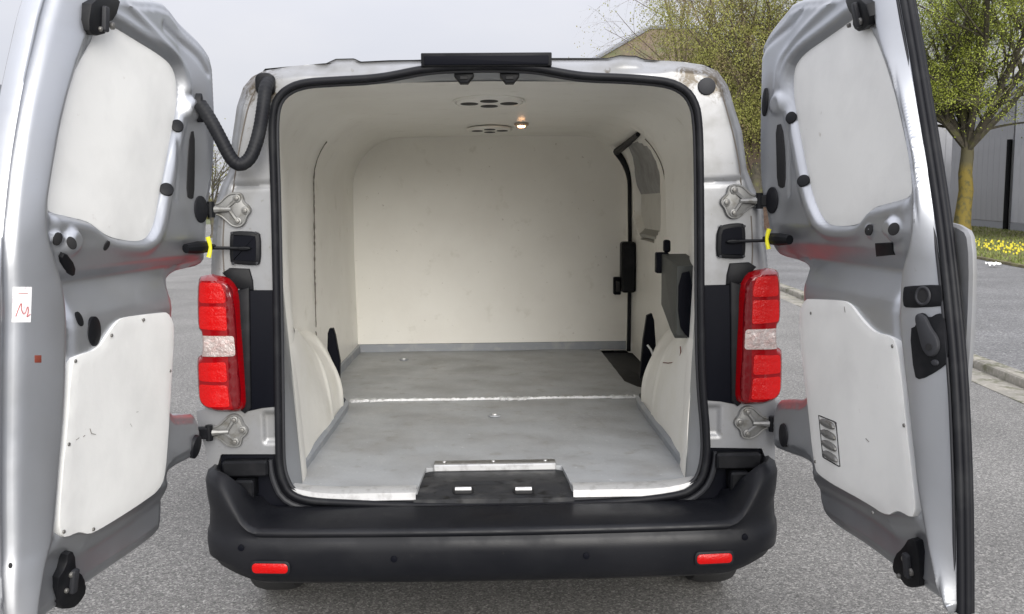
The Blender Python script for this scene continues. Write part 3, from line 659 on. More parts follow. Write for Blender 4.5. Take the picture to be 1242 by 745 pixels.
# latch strikers hanging from the header
for px in (563, 618):
    x, z = rp(px, 96, .05)
    b = MB(); b.prism([(x-.029, z+.018), (x+.029, z+.018), (x+.029, z+.004), (x+.018, z-.008), (x+.012, z-.016), (x-.012, z-.016), (x-.018, z-.008), (x-.029, z+.004)], -.06, -.015, .003, lambda a, c, h: (a, -h, c)); so_ = b.build('upper_striker', M['black'], van)
    b = MB(); b.box(x-.012, x+.012, .010, .0145, z-.006, z+.004, .001); b.build('striker_slot', M['hole'], so_)

# third brake light
x0, z0 = rp(511, 81.5, -.02); x1, z1 = rp(669, 64, -.02)
b = MB(); b.prism(rrect((x0+x1)/2, (z0+z1)/2, x1-x0, z1-z0, .003), -.12, .03, .003, R3(0)); bl = b.build('high_brake_light', M['black'], van)
b = MB(); b.prism(rrect((x0+x1)/2, (z0+z1)/2-.003, (x1-x0)-.02, .026, .003), .030, .0345, .002, R3(0)); b.build('brake_light_lens', M['navy'], bl)

# black trim below the frame, under the seal
lowL = [tuple(p) for p in loop2 if p[1] < .745]
ce = [p for p in loop2 if p[1] < .75]
order = sorted(ce, key=lambda p: math.atan2(p[0], -(p[1]-.9)))      # sweep left to right
trim = [(-.855, .742), (-.86, .55), (-.80, .50), (.80, .50), (.855, .55), (.85, .745)]+[(p[0]*1.0, p[1]) for p in order[::-1]]
b = MB(); b.prism(trim, -.06, -.012, .004, R3(0)); tr = b.build('sill_trim', M['navy'], van, 40)
b = MB(); sv = inset(loop, -.030); seg = [p for p in sv if p[1] < .72]; seg = sorted(seg, key=lambda p: math.atan2(p[0], -(p[1]-.9)))
b.tube([(p[0], -.004, p[1]) for p in seg], .009, 8); b.build('sill_lip', M['rubberg'], tr)

# lamps and the black panels beside them
def lamp(side):
    PX = [(246, 333), (277, 335), (287, 345), (292, 360), (293, 385), (295, 410), (297, 436), (299, 470), (300, 491), (294, 497.5), (270, 498), (250, 495), (241, 487), (239.5, 465), (238.5, 440), (240, 433), (246, 430), (246, 403), (240, 399), (239, 369), (240, 341)]
    dx = 2.3
    Z = rps(PX)
    if side > 0: Z = [(-a-.003, c) for a, c in Z]
    P = np.array(smooth_poly(Z, 1)); xo = P[:, 0].min() if side < 0 else P[:, 0].max(); 
    def h(X):
        d = sdist(X, P); u = np.abs(X[:, 0]-xo)
        return .018+.028*ss(d, -.001, .014)-.022*(1-ss(u, 0, .09))**2
    def h2(o_): return lambda X: h(X)+o_
    o = sheet('tail_light', P, .006, h, R3(0), M['red'], van, back=-.05)
    b = MB()
    # darker inboard band
    def cell(pts, m, nm, off=.0016):
        q = rps(pts)
        if side > 0: q = [(-a-.003, c) for a, c in q]
        q = roundpoly(q, .010)
        tri = lambda v: np.abs((v % 1)-.5)*2
        hf = lambda X: h(X)+off+.0010*np.minimum(tri(X[:, 0]/.034+.2), tri(X[:, 1]/.034))*ss(sdist(X, q), 0, .006)
        return sheet(nm, q, .0042, hf, R3(0), m, o, back=-.01, sharp=40)
    cell([(279, 341), (286, 350), (289, 372), (291, 400), (293, 436), (296, 470), (296, 489), (288, 494), (283, 470), (281, 400)], M['redd'], 'lens_band', .001)
    cell([(247, 341), (273, 342), (278, 354), (279, 366), (246, 366)], M['redb'], 'brake_reflector', .002)
    cell([(246, 370), (279, 370), (281, 399), (246, 397)], M['redb'], 'indicator_reflector', .002)
    cell([(245, 438), (279, 436), (281, 460), (245, 460)], M['redb'], 'stop_reflector', .002)
    cell([(245, 464), (281, 464), (284, 490), (254, 490), (246, 483)], M['redb'], 'fog_reflector', .002)
    c = cell([(247, 405), (289, 405), (291, 429), (247, 430)], M['clear'], 'reversing_lens', .0035)
    for px in (259, 276):
        x, z = rp(px, 417); x = -x-.003 if side > 0 else x
        b = MB(); b.prism(rrect(x, z, .030, .040, .008), h(np.array([[x, z]]))[0]+.0036, h(np.array([[x, z]]))[0]+.0052, .0015, R3(0)); b.build('reversing_bulb', M['clear'], c)
    return o
lamp(-1); lamp(1)
for side in (-1, 1):
    P = rps([(291, 350), (300, 346), (305, 352), (337, 352), (338, 493), (318, 495), (300, 499), (290, 495)])
    P = [(-a, c) for a, c in P] if side > 0 else P
    b = MB(); b.prism(P, -.02, .006, .004, R3(0)); pn = b.build('lamp_side_panel', M['navy'], van, 40)
    P = rps([(289, 352), (304, 347), (306, 494), (298, 501), (292, 497)]); P = [(-a, c) for a, c in P] if side > 0 else P
    b = MB(); b.prism(P, -.02, .014, .006, R3(0)); b.build('lamp_gasket', M['black'], pn)
    P = rps([(270, 331), (279, 325), (303, 326), (307, 340), (308, 352), (288, 350)]); P = [(-a, c) for a, c in P] if side > 0 else P
    b = MB(); b.prism(P, -.02, .010, .006, R3(0)); b.build('lamp_bracket', M['black'], pn)
    # body panel behind lamp edge
# check strap boxes and rods
for side in (-1, 1):
    P = rps([(283, 280), (312, 281), (317, 285), (317, 319), (312, 322), (283, 320), (280, 316), (280, 284)]) if side < 0 else rps([(869, 276), (880, 272), (899, 270), (903, 275), (903, 311), (899, 314), (872, 313), (868, 309)])
    b = MB(); b.prism(smooth_poly(P, 1), -.02, .016, .005, R3(0)); bx_ = b.build('check_strap_box', M['black'], van)
    Q = inset(np.array(smooth_poly(P, 1)), .012); b = MB(); b.prism(Q, .016, .0175, .0, R3(0)); b.build('strap_box_cover', M['navy'], bx_)
    c_ = Q.mean(0); b = MB(); b.prism(ellipse(c_[0]+side*.0, c_[1], .022, .006, 12), .0175, .030, .003, R3(0)); b.build('strap_socket', M['black'], bx_)
    for k in ((-1, -1), (1, -1), (1, 1), (-1, 1)):
        b = MB(); b.prism(ellipse(c_[0]+k[0]*.036, c_[1]+k[1]*.046, .0045, .0045, 8), .016, .019, .001, R3(0)); b.build('cover_screw', M['rubberg'], bx_)
    xr, zr = rp(*((255, 300) if side < 0 else (929, 291)))
    b = MB(); b.tube([(c_[0], -.022, c_[1]), ((c_[0]+xr)/2, -.028, (c_[1]+zr)/2), (xr, -.045, zr)], .005, 8); b.build('check_strap', M['black'], van)

# cast hinges on the pillars
def hinge(cx_, cz, side, flip=1):
    """three-lobed casting bolted to the pillar, arm reaching outboard to the door"""
    s_ = side; q = lambda a, c: (cx_+s_*a, cz+flip*c)
    out_ = [(.062, -.016), (.062, .018), (.045, .022), (.028, .040), (.008, .052), (-.022, .050), (-.028, .036), (-.030, .022), (-.046, .010), (-.050, -.006), (-.036, -.022), (-.030, -.042), (-.014, -.055), (.010, -.052), (.026, -.036), (.044, -.020)]
    P = [q(a, c) for a, c in out_]; b = MB(); b.prism(smooth_poly(P, 2), -.01, .012, .004, R3(0)); h_ = b.build('door_hinge', M['cast'], van)
    b = MB(); rim = smooth_poly(P, 2); b.tube([(p[0], -.013, p[1]) for p in inset(rim, .003)], .0035, 6, True); b.build('hinge_rim', M['cast'], h_)
    for a, c in ((-.008, .033), (-.032, -.004), (-.008, -.036)):
        x, z = q(a, c); b = MB(); b.prism(ellipse(x, z, .0125, .0125, 16), .012, .017, .002, R3(0)); w_ = b.build('hinge_bolt', M['cast'], h_)
        b = MB(); b.prism(ellipse(x, z, .0075, .0075, 6), .017, .024, .002, R3(0)); b.build('bolt_head', M['steel'], w_)
    b = MB(); b.tube([(*[q(.01, .0)[0]], -.018, q(.01, 0)[1]), (q(.04, 0)[0], -.022, q(.04, 0)[1]), (q(.058, 0)[0], -.024, q(.058, 0)[1])], [.007, .008, .012], 8); b.tube([(q(-.006, .03)[0], -.013, q(0, .03)[1]), (q(.02, .01)[0], -.018, q(0, .006)[1]), (q(-.006, -.03)[0], -.013, q(0, -.034)[1])], .006, 6)
    b.build('hinge_arm', M['cast'], h_)
    x = q(.066, 0)[0]; b = MB(); b.tube([(x, -.028, cz-.024), (x, -.028, cz+.024)], .011, 10); b.build('hinge_pin', M['black'], h_)
    b = MB(); b.box(min(x, q(.108, 0)[0]), max(x, q(.092, 0)[0]), -.04, -.015, cz-.018, cz+.018, .004); b.build('hinge_knuckle', M['black'], h_)
for (px, py, s_, fl_) in ((286, 254, -1, 1), (892, 244, 1, 1), (283, 522, -1, -1), (908, 512, 1, -1)):
    x, z = rp(px, py); hinge(x, z, s_, fl_)
# round plug at the right top corner; cable hose at the left
x, z = rp(857, 105); b = MB(); b.prism(ellipse(x, z, .027, .026, 28), -.01, .008, .004, R3(0)); b.build('round_plug', M['rubberg'], van)
hp = [(243, 127), (254, 143), (268, 169), (279, 191), (287.5, 200), (296, 199), (305, 190), (312, 170), (316.5, 150), (320, 125), (322, 106), (326, 97)]
hy = [-.10, -.11, -.12, -.12, -.115, -.11, -.10, -.09, -.075, -.06, -.045, -.01]
pts = smooth_poly([(*rp(a, c, y),) + (y,) for (a, c), y in zip(hp, hy)], 2, False); pts = resample(pts, .004, closed=False)
b = MB(); rr = [.0195+.0006*(1 if k % 3 == 0 else -.6) for k in range(len(pts))]; b.tube([(p[0], p[2], p[1]) for p in pts], rr, 14); hs = b.build('cable_hose', M['rubber'], van, 80)
x, z = rp(323, 103, 0); b = MB(); b.prism(rrect(x, z, .055, .065, .02), -.01, .03, .008, R3(0)); b.build('hose_collar', M['black'], hs)

# ------------------------------------------------------------------ bumper
def plan(t):        # t in [-1,1] -> point and outward normal in plan
    HW, yb, yf = .904, -.187, .42
    pts = [(-HW-.005, yf), (-HW-.01, .1), (-HW+.002, -.02), (-HW+.035, -.10), (-HW+.10, -.148), (-HW+.20, -.168), (-.4, -.180), (0, yb)]
    pts = pts+[(-a, c) for a, c in pts[::-1][1:]]
    return pts
PL = resample(smooth_poly(plan(0), 3, False), n=181, closed=False)
tg = np.gradient(PL, axis=0); tg /= np.linalg.norm(tg, axis=1)[:, None]; NR = np.stack([-tg[:, 1], tg[:, 0]], 1)  # inward (+y in the middle)
rings = []
for p, n_ in zip(PL, NR):
    ax = abs(p[0]); horn = float(ss(np.array([ax]), .655, .80)[0]); sidey = max(0, p[1]+.05)
    zt = .545+.15*horn; rise = float(ss(np.array([ax]), .70, .86)[0])
    dep = .155*(1-rise)+.055*rise
    prof = [(dep+.06, zt-.10+.07*(1-horn)), (dep, .563*(1-rise)+rise*(zt-.03)), (dep-.012, .560*(1-rise)+rise*zt), (dep*.55, .553*(1-rise)+rise*(zt+.004)), (.022, .543*(1-rise)+rise*(zt-.004)), (.010, .538*(1-rise)+rise*(zt-.012)),
            (.003, .529*(1-rise)+rise*(zt-.035)), (.006, .521*(1-rise)+rise*(.61)), (.012, .515*(1-rise)+rise*(.57)), (.008, .508), (.002, .498), (0, .47), (.003, .435), (.012, .40), (.030, .372), (.065, .352), (.12, .345)]
    rings.append([(p[0]+n_[0]*d, p[1]+n_[1]*d, z+(.03*rise if z < .42 else 0)) for d, z in prof])
b = MB(); b.loops(rings, closed=False, cap0=True, cap1=True); bump = b.build('rear_bumper', M['bumper'], van, 60)
def on_plane(px, py, Y): x, z = rp(px, py, Y); return x, z
def bumper_y(x): return float(np.interp(x, PL[20:-20, 0], PL[20:-20, 1]))
for px, py, tl in ((328, 688.5, -.03), (866, 676.5, .05)):
    x, z = rp(px, py, -.165); P = rrect(0, 0, .108, .030, .012); rg = []
    for nm, gx, gz, o0, mm in (('reflector_surround', 1.12, 1.45, .001, 'rubber'), ('reflector', 1, 1, .004, 'redb')):
        pts2 = [(x+a*gx, z+c*gz+a*tl*(-1 if x > 0 else 1)*0) for a, c in P]; cx_ = (x, z)
        b = MB(); b.loops([[(a, bumper_y(a)+.004, c) for a, c in pts2], [(a, bumper_y(a)-.002-o0, c) for a, c in pts2], [(x+(a-x)*.94, bumper_y(a)-.004-o0, z+(c-z)*.8) for a, c in pts2]])
        b.build(nm, M[mm], bump)
for px, py in ((478, 678), (711, 674), (290, 668), (906, 655)):
    x, z = rp(px, py, -.18); b = MB(); b.prism(ellipse(x, z, .010, .010, 16), -bumper_y(x)-.006, -bumper_y(x)+.003, .001, R3(0)); b.build('parking_sensor', M['navy'], bump)
for s_ in (-1, 1):                               # black brackets between horn and pillar
    b = MB(); b.box(min(s_*.70, s_*.84), max(s_*.70, s_*.84), -.035, .01, .665, .715, .006); b.box(min(s_*.74, s_*.80), max(s_*.74, s_*.80), -.055, .01, .60, .66, .006); b.build('horn_bracket', M['black'], bump)
    b = MB(); P = [(s_*.842, .56), (s_*.858, .60), (s_*.872, .66), (s_*.872, .735), (s_*.80, .748), (s_*.80, .70), (s_*.83, .68)]

# ------------------------------------------------------------------ rear doors
def door_side(side):
    A = radians(5.5 if side > 0 else 8.5); XH = .86*side
    eu = np.array([side*sin(A), -cos(A), 0.]); nn = np.array([-side*cos(A), -sin(A), 0.])   # nn: towards the other door
    def D(px, py, h=0.):
        d = ray(px, py); o = np.array([XH, 0, 0])+nn*h; t = ((o-EYE)@nn)/(d@nn); q = EYE+d*t-o; return (q@eu, (q+o)[2])
    def DS(L_, h=0.): return [D(a, c, h) for a, c in L_]
    fr = lambda a, c, h: tuple(np.array([XH, 0, 0])+eu*a+nn*h+np.array([0, 0, c]))
    return D, DS, fr
def make_door(side, spec):
    D, DS, fr = door_side(side); EH = -.046 if side < 0 else -.032; HH = .028
    def hp_of(a, c, k):
        if k == 2: return D(a, c, -.030)
        if k == 0: return D(a, c, 0.)
        q_ = D(a, c, HH)
        for _ in range(12): q_ = D(a, c, .5*(HH*(1-float(ss(np.array([q_[0]]), .0, .13)[0])))+.5*(HH if _ == 0 else hl_)); hl_ = HH*(1-float(ss(np.array([q_[0]]), .0, .13)[0]))
        return q_
    hinge_pts = [hp_of(a, c, up_) for a, c, up_ in spec['hinge']]
    hinge_pts = [(max(a, -.045), c) for a, c in hinge_pts]
    free = DS(spec['free'], EH); topz = 1.925
    # free edge: close the top and bottom off-frame
    fz = [p for p in free]; ut = fz[0]; ub = fz[-1]
    bot = DS(spec['bottom'], -.034)
    outline = hinge_pts+bot+[(ub[0]-.02, min(ub[1], bot[-1][1])-.0)]+fz[::-1]+spec_top(side, D, ut, topz)
    if hinge_pts[0][1] < outline[-1][1]: pass
    raw = np.array(outline); O = smooth_poly(raw, 2)
    UL = smooth_poly(DS(spec['upper'], -.014), 2); LL = smooth_poly(DS(spec['lower'], .004), 2)
    B = np.array(DS(spec['pillar'], .004)); B = smooth_poly(B[np.argsort(B[:, 1])], 2, False); B = B[np.argsort(B[:, 1])]; E_ = np.array(free); E_ = smooth_poly(E_[np.argsort(E_[:, 1])], 1, False)
    zv = D(*spec['valley'])[1]; ztop_ = D(*spec['vtop'])[1]; zbot_ = D(*spec['vbot'])[1]
    grooves = [smooth_poly(DS(g), 2, False) for g in spec['grooves']]
    zb = np.array(DS(spec['lowline'])); zb = zb[np.argsort(zb[:, 0])]
    def h(X):
        u, z = X[:, 0], X[:, 1]; uB = np.interp(z, B[:, 1], B[:, 0]); uE = np.interp(z, E_[:, 1], E_[:, 0])
        d = sdist(X, O); hp_ = np.zeros(len(X))
        main = 1-ss(u, uB-.03, uB-.004)
        # upper lining recess, with a rolled rim
        du = sdist(X, UL); hp_ -= .020*ss(du, -.015, .001)
        hp_ += .005*np.exp(-((du+.028)/.010)**2)*main
        # pressed valley below the upper lining
        v = np.interp(z, [zbot_-.012, zbot_+.012, zv, ztop_-.05, ztop_], [0, -.006, -.048, -.014, 0]); uu = ss(u, .03, .10)
        hp_ += v*uu*main*(1-ss(du, -.03, 0))
        # sill: tucks under below the lower lining
        zl = np.interp(u, zb[:, 0], zb[:, 1]); hp_ -= .024*ss(zl-z, .0, .05)*main+.006*ss(zl-z, -.01, .004)*main
        # between lower panel's free edge and the pillar
        hp_ -= .010*np.exp(-((u-(uB-.03))/.016)**2)*main
        for g, (am, wd2) in zip(grooves, spec['gw']): hp_ += am*np.exp(-(segdist(X, g)/wd2)**2)
        for (gx, gz, r_, am) in spec['boss']:
            a, c = D(gx, gz, HH if gz < 200 else 0); q = np.hypot(u-a, z-c); hp_ += am*(1-ss(q, r_*.45, r_))
        # hinge flange stands proud above the lamp notch
        hp_ += HH*(1-ss(u, .0, .13))*ss(z, 1.30, 1.40)+.012*(1-ss(u, .02, .12))*(1-ss(z, .95, 1.0))
        # free pillar: quick rise, then falls round to the closing edge
        t = np.clip((u-uB)/np.maximum(uE-uB, .008), 0, 1)
        pil = .009*ss(u, uB-.016, uB+.004)+(EH-.009)*t**1.5
        if spec.get('step'): pil = pil+.016*np.exp(-((t-.97)/.09)**2)-.014*np.exp(-((t-.76)/.085)**2)
        hp_ = hp_*main+pil
        # rolled perimeter
        rim = (1-ss(d, 0, .010)); k_ = (1-ss(t, .1, .4)); hp_ -= .008*rim*k_
        hp_ -= .006*(1-ss(d, .020, .0245))*k_
        return hp_
    bz = lambda z: np.interp(z, B[:, 1], B[:, 0]); ez = lambda z: np.interp(z, E_[:, 1], E_[:, 0])
    ex = []
    for z in np.arange(O[:, 1].min(), O[:, 1].max(), .0075):
        w_ = ez(z)-bz(z); ex += [(bz(z)-.030+(w_+.030)*k/34, z) for k in range(35)]
    door = sheet('rear_door', O, .0068, h, fr, M['silver'], van, back=EH-.028, sharp=60, extra=(np.array(ex), lambda X: X[:, 0] > bz(X[:, 1])-.032))
    door['label'] = spec['label']
    hh = lambda a, c: float(h(np.array([[a, c]]))[0])
    # outer skin
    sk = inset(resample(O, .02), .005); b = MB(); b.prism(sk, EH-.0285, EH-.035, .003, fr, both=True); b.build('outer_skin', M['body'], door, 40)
    # linings
    def liner(P, nm, off, edge=.004):
        o_ = sheet(nm, resample(P, .012), .02, lambda X: np.interp(sdist(X, P), [0, edge], [off-.002, off])+.0012*np.sin(X[:, 0]*14+X[:, 1]*9), fr, M['panel'], door, back=off-.02, sharp=60); return o_
    liner(inset(UL, -.002), 'window_panel', -.014, .004)
    low = liner(LL, 'lower_panel', .009)
    for px, py in spec['screws']:
        a, c = D(px, py, .006); b = MB(); b.prism(ellipse(a, c, .0045, .0045, 10), .0085, .0115, .0015, fr); b.build('panel_screw', M['steel'], low)
    for mk in spec.get('marks', []):
        q = [D(a, c, .009) for a, c in mk]; b = MB(); b.tube([fr(a, c, .0091) for a, c in q], .0007, 4); b.build('panel_scratch', M['crack'], low)
    def hit(px, py):
        hs_ = np.linspace(.06, -.085, 59); q = np.array([D(px, py, a) for a in hs_]); g_ = h(q)-hs_
        k = int(np.argmax(g_ > 0)) if (g_ > 0).any() else 58
        if k == 0: return np.array(fr(*q[0], hs_[0]))
        f_ = g_[k-1]/(g_[k-1]-g_[k]+1e-9); qq = q[k-1]+(q[k]-q[k-1])*f_; return np.array(fr(qq[0], qq[1], hs_[k-1]+(hs_[k]-hs_[k-1])*f_))
    def local(pts3):
        """frame of the surface round some points: plane fitted through them, normal towards the hold side"""
        A_ = np.array(pts3); c_ = A_.mean(0); n_ = np.linalg.svd(A_-c_)[2][2]
        if n_@(EYE-c_) < 0: n_ = -n_
        ez_ = np.array([0, 0, 1.])-n_*n_[2]; ez_ /= np.linalg.norm(ez_); ex_ = np.cross(ez_, n_); ex_ = -ex_
        return c_, (lambda p: ((np.array(p)-c_)@ex_, (np.array(p)-c_)@ez_)), (lambda a, c, hz: tuple(c_+ex_*a+ez_*c+n_*hz)), max(abs((A_-c_)@n_))
    def seat(px, py):
        P_ = [hit(px+dx, py+dy) for dx, dy in ((0, 0), (-2.5, 0), (2.5, 0), (0, -5), (0, 5))]; c_, to, f2, e_ = local(P_); return f2
    for (nm, px, py, ra, rb, rot, mm, th) in spec['plugs']:
        f2 = seat(px, py); b = MB(); b.prism(ellipse(0, 0, ra, rb, 22, rot), -.010, th+.001, min(.003, abs(th)*.5), f2); b.build(nm, M[mm], door)
    for (nm, P, mm, th) in spec['plates']:
        pts3 = [hit(*p) for p in P]; c_, to, f2, e_ = local(pts3); q = [to(p) for p in pts3]; th = th+min(e_, .012)*.6
        b = MB(); b.prism(smooth_poly(q, 1) if len(q) > 4 else q, -.014, th, min(.004, th*.5), f2); b.build(nm, M[mm], door)
        if nm == 'latch_lever_plate':
            P2 = smooth_poly([to(hit(a, c)) for a, c in ((1122, 424), (1130, 434), (1138, 431), (1143, 421), (1140, 408), (1132, 398), (1126, 384), (1117, 379), (1113, 386), (1117, 402))], 2)
            b = MB(); b.prism(P2, th, th+.010, .005, f2); b.build('latch_lever', M['rubberg'], door)
            u0, v0 = to(hit(1132, 421)); b = MB(); b.prism(ellipse(u0, v0, .008, .008, 14), th+.010, th+.0115, 0, f2); b.build('lever_pivot', M['hole'], door)
            u0, v0 = to(hit(1136, 440)); b = MB(); b.prism(ellipse(u0, v0, .009, .007, 14), th, th+.005, .003, f2); b.build('lever_stop', M['rubberg'], door)
        if nm == 'lock_plate':
            u0, v0 = to(hit(1121, 359))
            b = MB(); b.tube([f2(a, c, th+.001) for a, c in ellipse(u0, v0, .0165, .0185, 24)], .0035, 8, True); b.build('knob_ring', M['rubberg'], door)
            b = MB(); b.prism(ellipse(u0, v0, .013, .015, 20), th, th+.002, 0, f2); b.build('lock_knob', M['hole'], door)
        if nm in ('lower_latch', 'upper_latch'):
            c2 = np.mean(P, 0)
            for dx, dy, r_ in ((-3, -8, .007), (4, 8, .009), (-6, 12, .006)):
                u0, v0 = to(hit(c2[0]+dx, c2[1]+dy)); b = MB(); b.prism(ellipse(u0, v0, r_, r_, 12), th-.002, th+.006, .002, f2); b.build('latch_rivet', M['steel'], door)
            u0, v0 = to(hit(c2[0]+1, c2[1])); b = MB(); b.prism(rrect(u0, v0, .022, .06, .006), th-.002, th+.010, .004, f2); b.build('latch_claw', M['rubberg'], door)
    if side < 0:
        def patch(px, py, off=.0008):
            p = hit(px, py); a, c = hit(px+1.5, py)-p, hit(px, py-3)-p; n_ = np.cross(a, c); n_ /= np.linalg.norm(n_); n_ = n_ if n_@(EYE-p) > 0 else -n_; return p+n_*off
        rws = [[patch(15.5-1.5*j/8+23*i/8, 348+43*j/8) for i in range(9)] for j in range(9)]
        b = MB(); b.loops(rws, closed=False, cap0=False, cap1=False); b.build('sticker', M['sticker'], door, 60)
        P_ = resample(smooth_poly([(19, 384), (23, 372), (26, 366), (25, 376), (29, 383), (33, 370), (34, 378), (31, 386), (36, 381)], 1, False), 1.5, closed=False)
        b = MB(); b.tube([patch(a, c, .002) for a, c in P_], .0008, 4); b.tube([patch(a, 356, .002) for a in (22, 27, 33)], .0006, 4); b.build('sticker_writing', M['ink'], door)
    return D, DS, fr, hh, door, O, E_, low
def spec_top(side, D, ut, topz):
    # from the free-edge top corner back to the hinge-side top corner
    return [(ut[0]-.06, max(ut[1], topz)+.01), (.55, topz+.14), (.40, topz+.10)]

specR = dict(marks=[[(1050, 532), (1054, 536)], [(1024, 372), (1025, 379)]], label='right rear door, black seal along its edge and lever latch', 
    hinge=[(959.6, 0, 1), (948, 17, 1), (929, 42, 1), (916, 61, 1), (911.5, 85, 1), (912, 113, 1), (914, 169, 1), (919, 225, 1), (928, 262, 1), (930, 300, 1), (942, 314, 0), (964, 322, 0), (969, 340, 0), (971.5, 362, 0), (976, 430, 0), (979, 486, 0), (952, 484, 0), (938, 487, 0), (936, 540, 0), (942, 546, 0), (985, 561, 0), (989, 578, 2), (992, 612, 2)],
    bottom=[(1002, 632), (1050, 662), (1089, 693), (1126, 718)],
    free=[(1084, -60), (1096, 10), (1105, 60), (1113, 110), (1122, 165), (1130, 215), (1138, 270), (1145, 330), (1152, 400), (1157, 460), (1160, 520), (1163, 600), (1164, 700), (1164, 744)],
    upper=[(1047, 14), (1010, 42), (967, 72), (961, 95), (963, 125), (969, 158), (979, 210), (985, 235), (991, 252), (1001, 270), (1016, 274), (1041, 272), (1049, 264), (1058, 251), (1072, 247), (1086, 243.5), (1104, 238), (1106, 225), (1102, 195), (1094, 155), (1081, 104), (1068, 65), (1058, 40)],
    lower=[(969.5, 362.5), (1000, 363.5), (1026, 365), (1034, 371), (1041, 381), (1061, 404), (1081, 407), (1089, 416), (1093.5, 450), (1100.5, 515), (1109, 590), (1112, 628), (1104, 627), (1094, 620), (1086, 619.5), (1076.6, 627), (1050, 608), (993, 577), (988, 563), (981, 493), (975, 440)],
    pillar=[(1050, -60), (1062, 20), (1070, 56), (1084, 93), (1096, 145), (1106, 190), (1111, 240), (1107, 297), (1097, 325), (1094, 360), (1094, 400), (1099, 440), (1108, 521), (1115, 590), (1122, 630), (1131, 681), (1140, 720), (1145, 745)],
    valley=(1020, 322), vtop=(1020, 276), vbot=(1020, 360), lowline=[(988, 580), (1050, 612), (1075, 630), (1110, 634)],
    grooves=[[(972, 14), (950, 42), (933, 66), (926, 90)], [(1012, 0), (985, 25), (962, 50), (950, 72), (948, 110)], [(957, 150), (957, 235)]], gw=[(-.007, .009), (.008, .012), (-.006, .008)],
    boss=[(938, 126, .040, .014), (1084, 278, .036, .020), (1054, 280, .02, .010), (1094, 348, .012, .0)],
    screws=[(1084, 420), (1098, 516), (985, 380), (1060, 622), (990, 560)],
    plugs=[('grommet', 929, 124, .014, .042, .1, 'rubber', .006), ('door_plug', 959.6, 143, .016, .018, 0, 'black', .004), ('door_plug', 974.6, 219.6, .018, .018, 0, 'black', .004), ('door_stop_pad', 937, 243, .026, .040, 0, 'rubber', .005),
           ('drain_hole', 1054, 279, .010, .014, .3, 'hole', .001), ('drain_hole', 1084, 278, .012, .015, .3, 'hole', .001), ('drain_hole', 1109, 269, .005, .011, 0, 'hole', .001), ('door_stop_pad', 951, 528, .028, .036, 0, 'rubber', .005)],
    plates=[('slot_cover', [(941, 152), (949, 150), (953, 190), (953, 226), (948, 229), (943, 224), (942, 190)], 'hole', .0015), ('blank_plug', [(1062, 295), (1083, 294), (1086, 309), (1064, 311)], 'black', .003),
            ('lock_plate', [(1099, 347), (1143, 345), (1145, 349), (1145, 369), (1142, 372), (1101, 374), (1097, 370), (1097, 350)], 'black', .006),
            ('latch_lever_plate', [(1105, 399), (1113, 395), (1113, 381), (1121, 379), (1128, 386), (1138, 380), (1147, 381), (1151, 410), (1153, 437), (1138, 450), (1117, 461), (1110, 457)], 'black', .004),
            ('lower_latch', [(1110, 650), (1122, 656), (1123, 709), (1116, 712), (1106, 710), (1100, 700), (1090, 690), (1090, 672), (1102, 663)], 'black', .014), ('upper_latch', [(1033, -6), (1061, -6), (1062, 26), (1055, 37), (1045, 31), (1044, 17), (1033, 11)], 'black', .014)],
    ph={'lock_plate': -.015, 'latch_lever_plate': -.02})
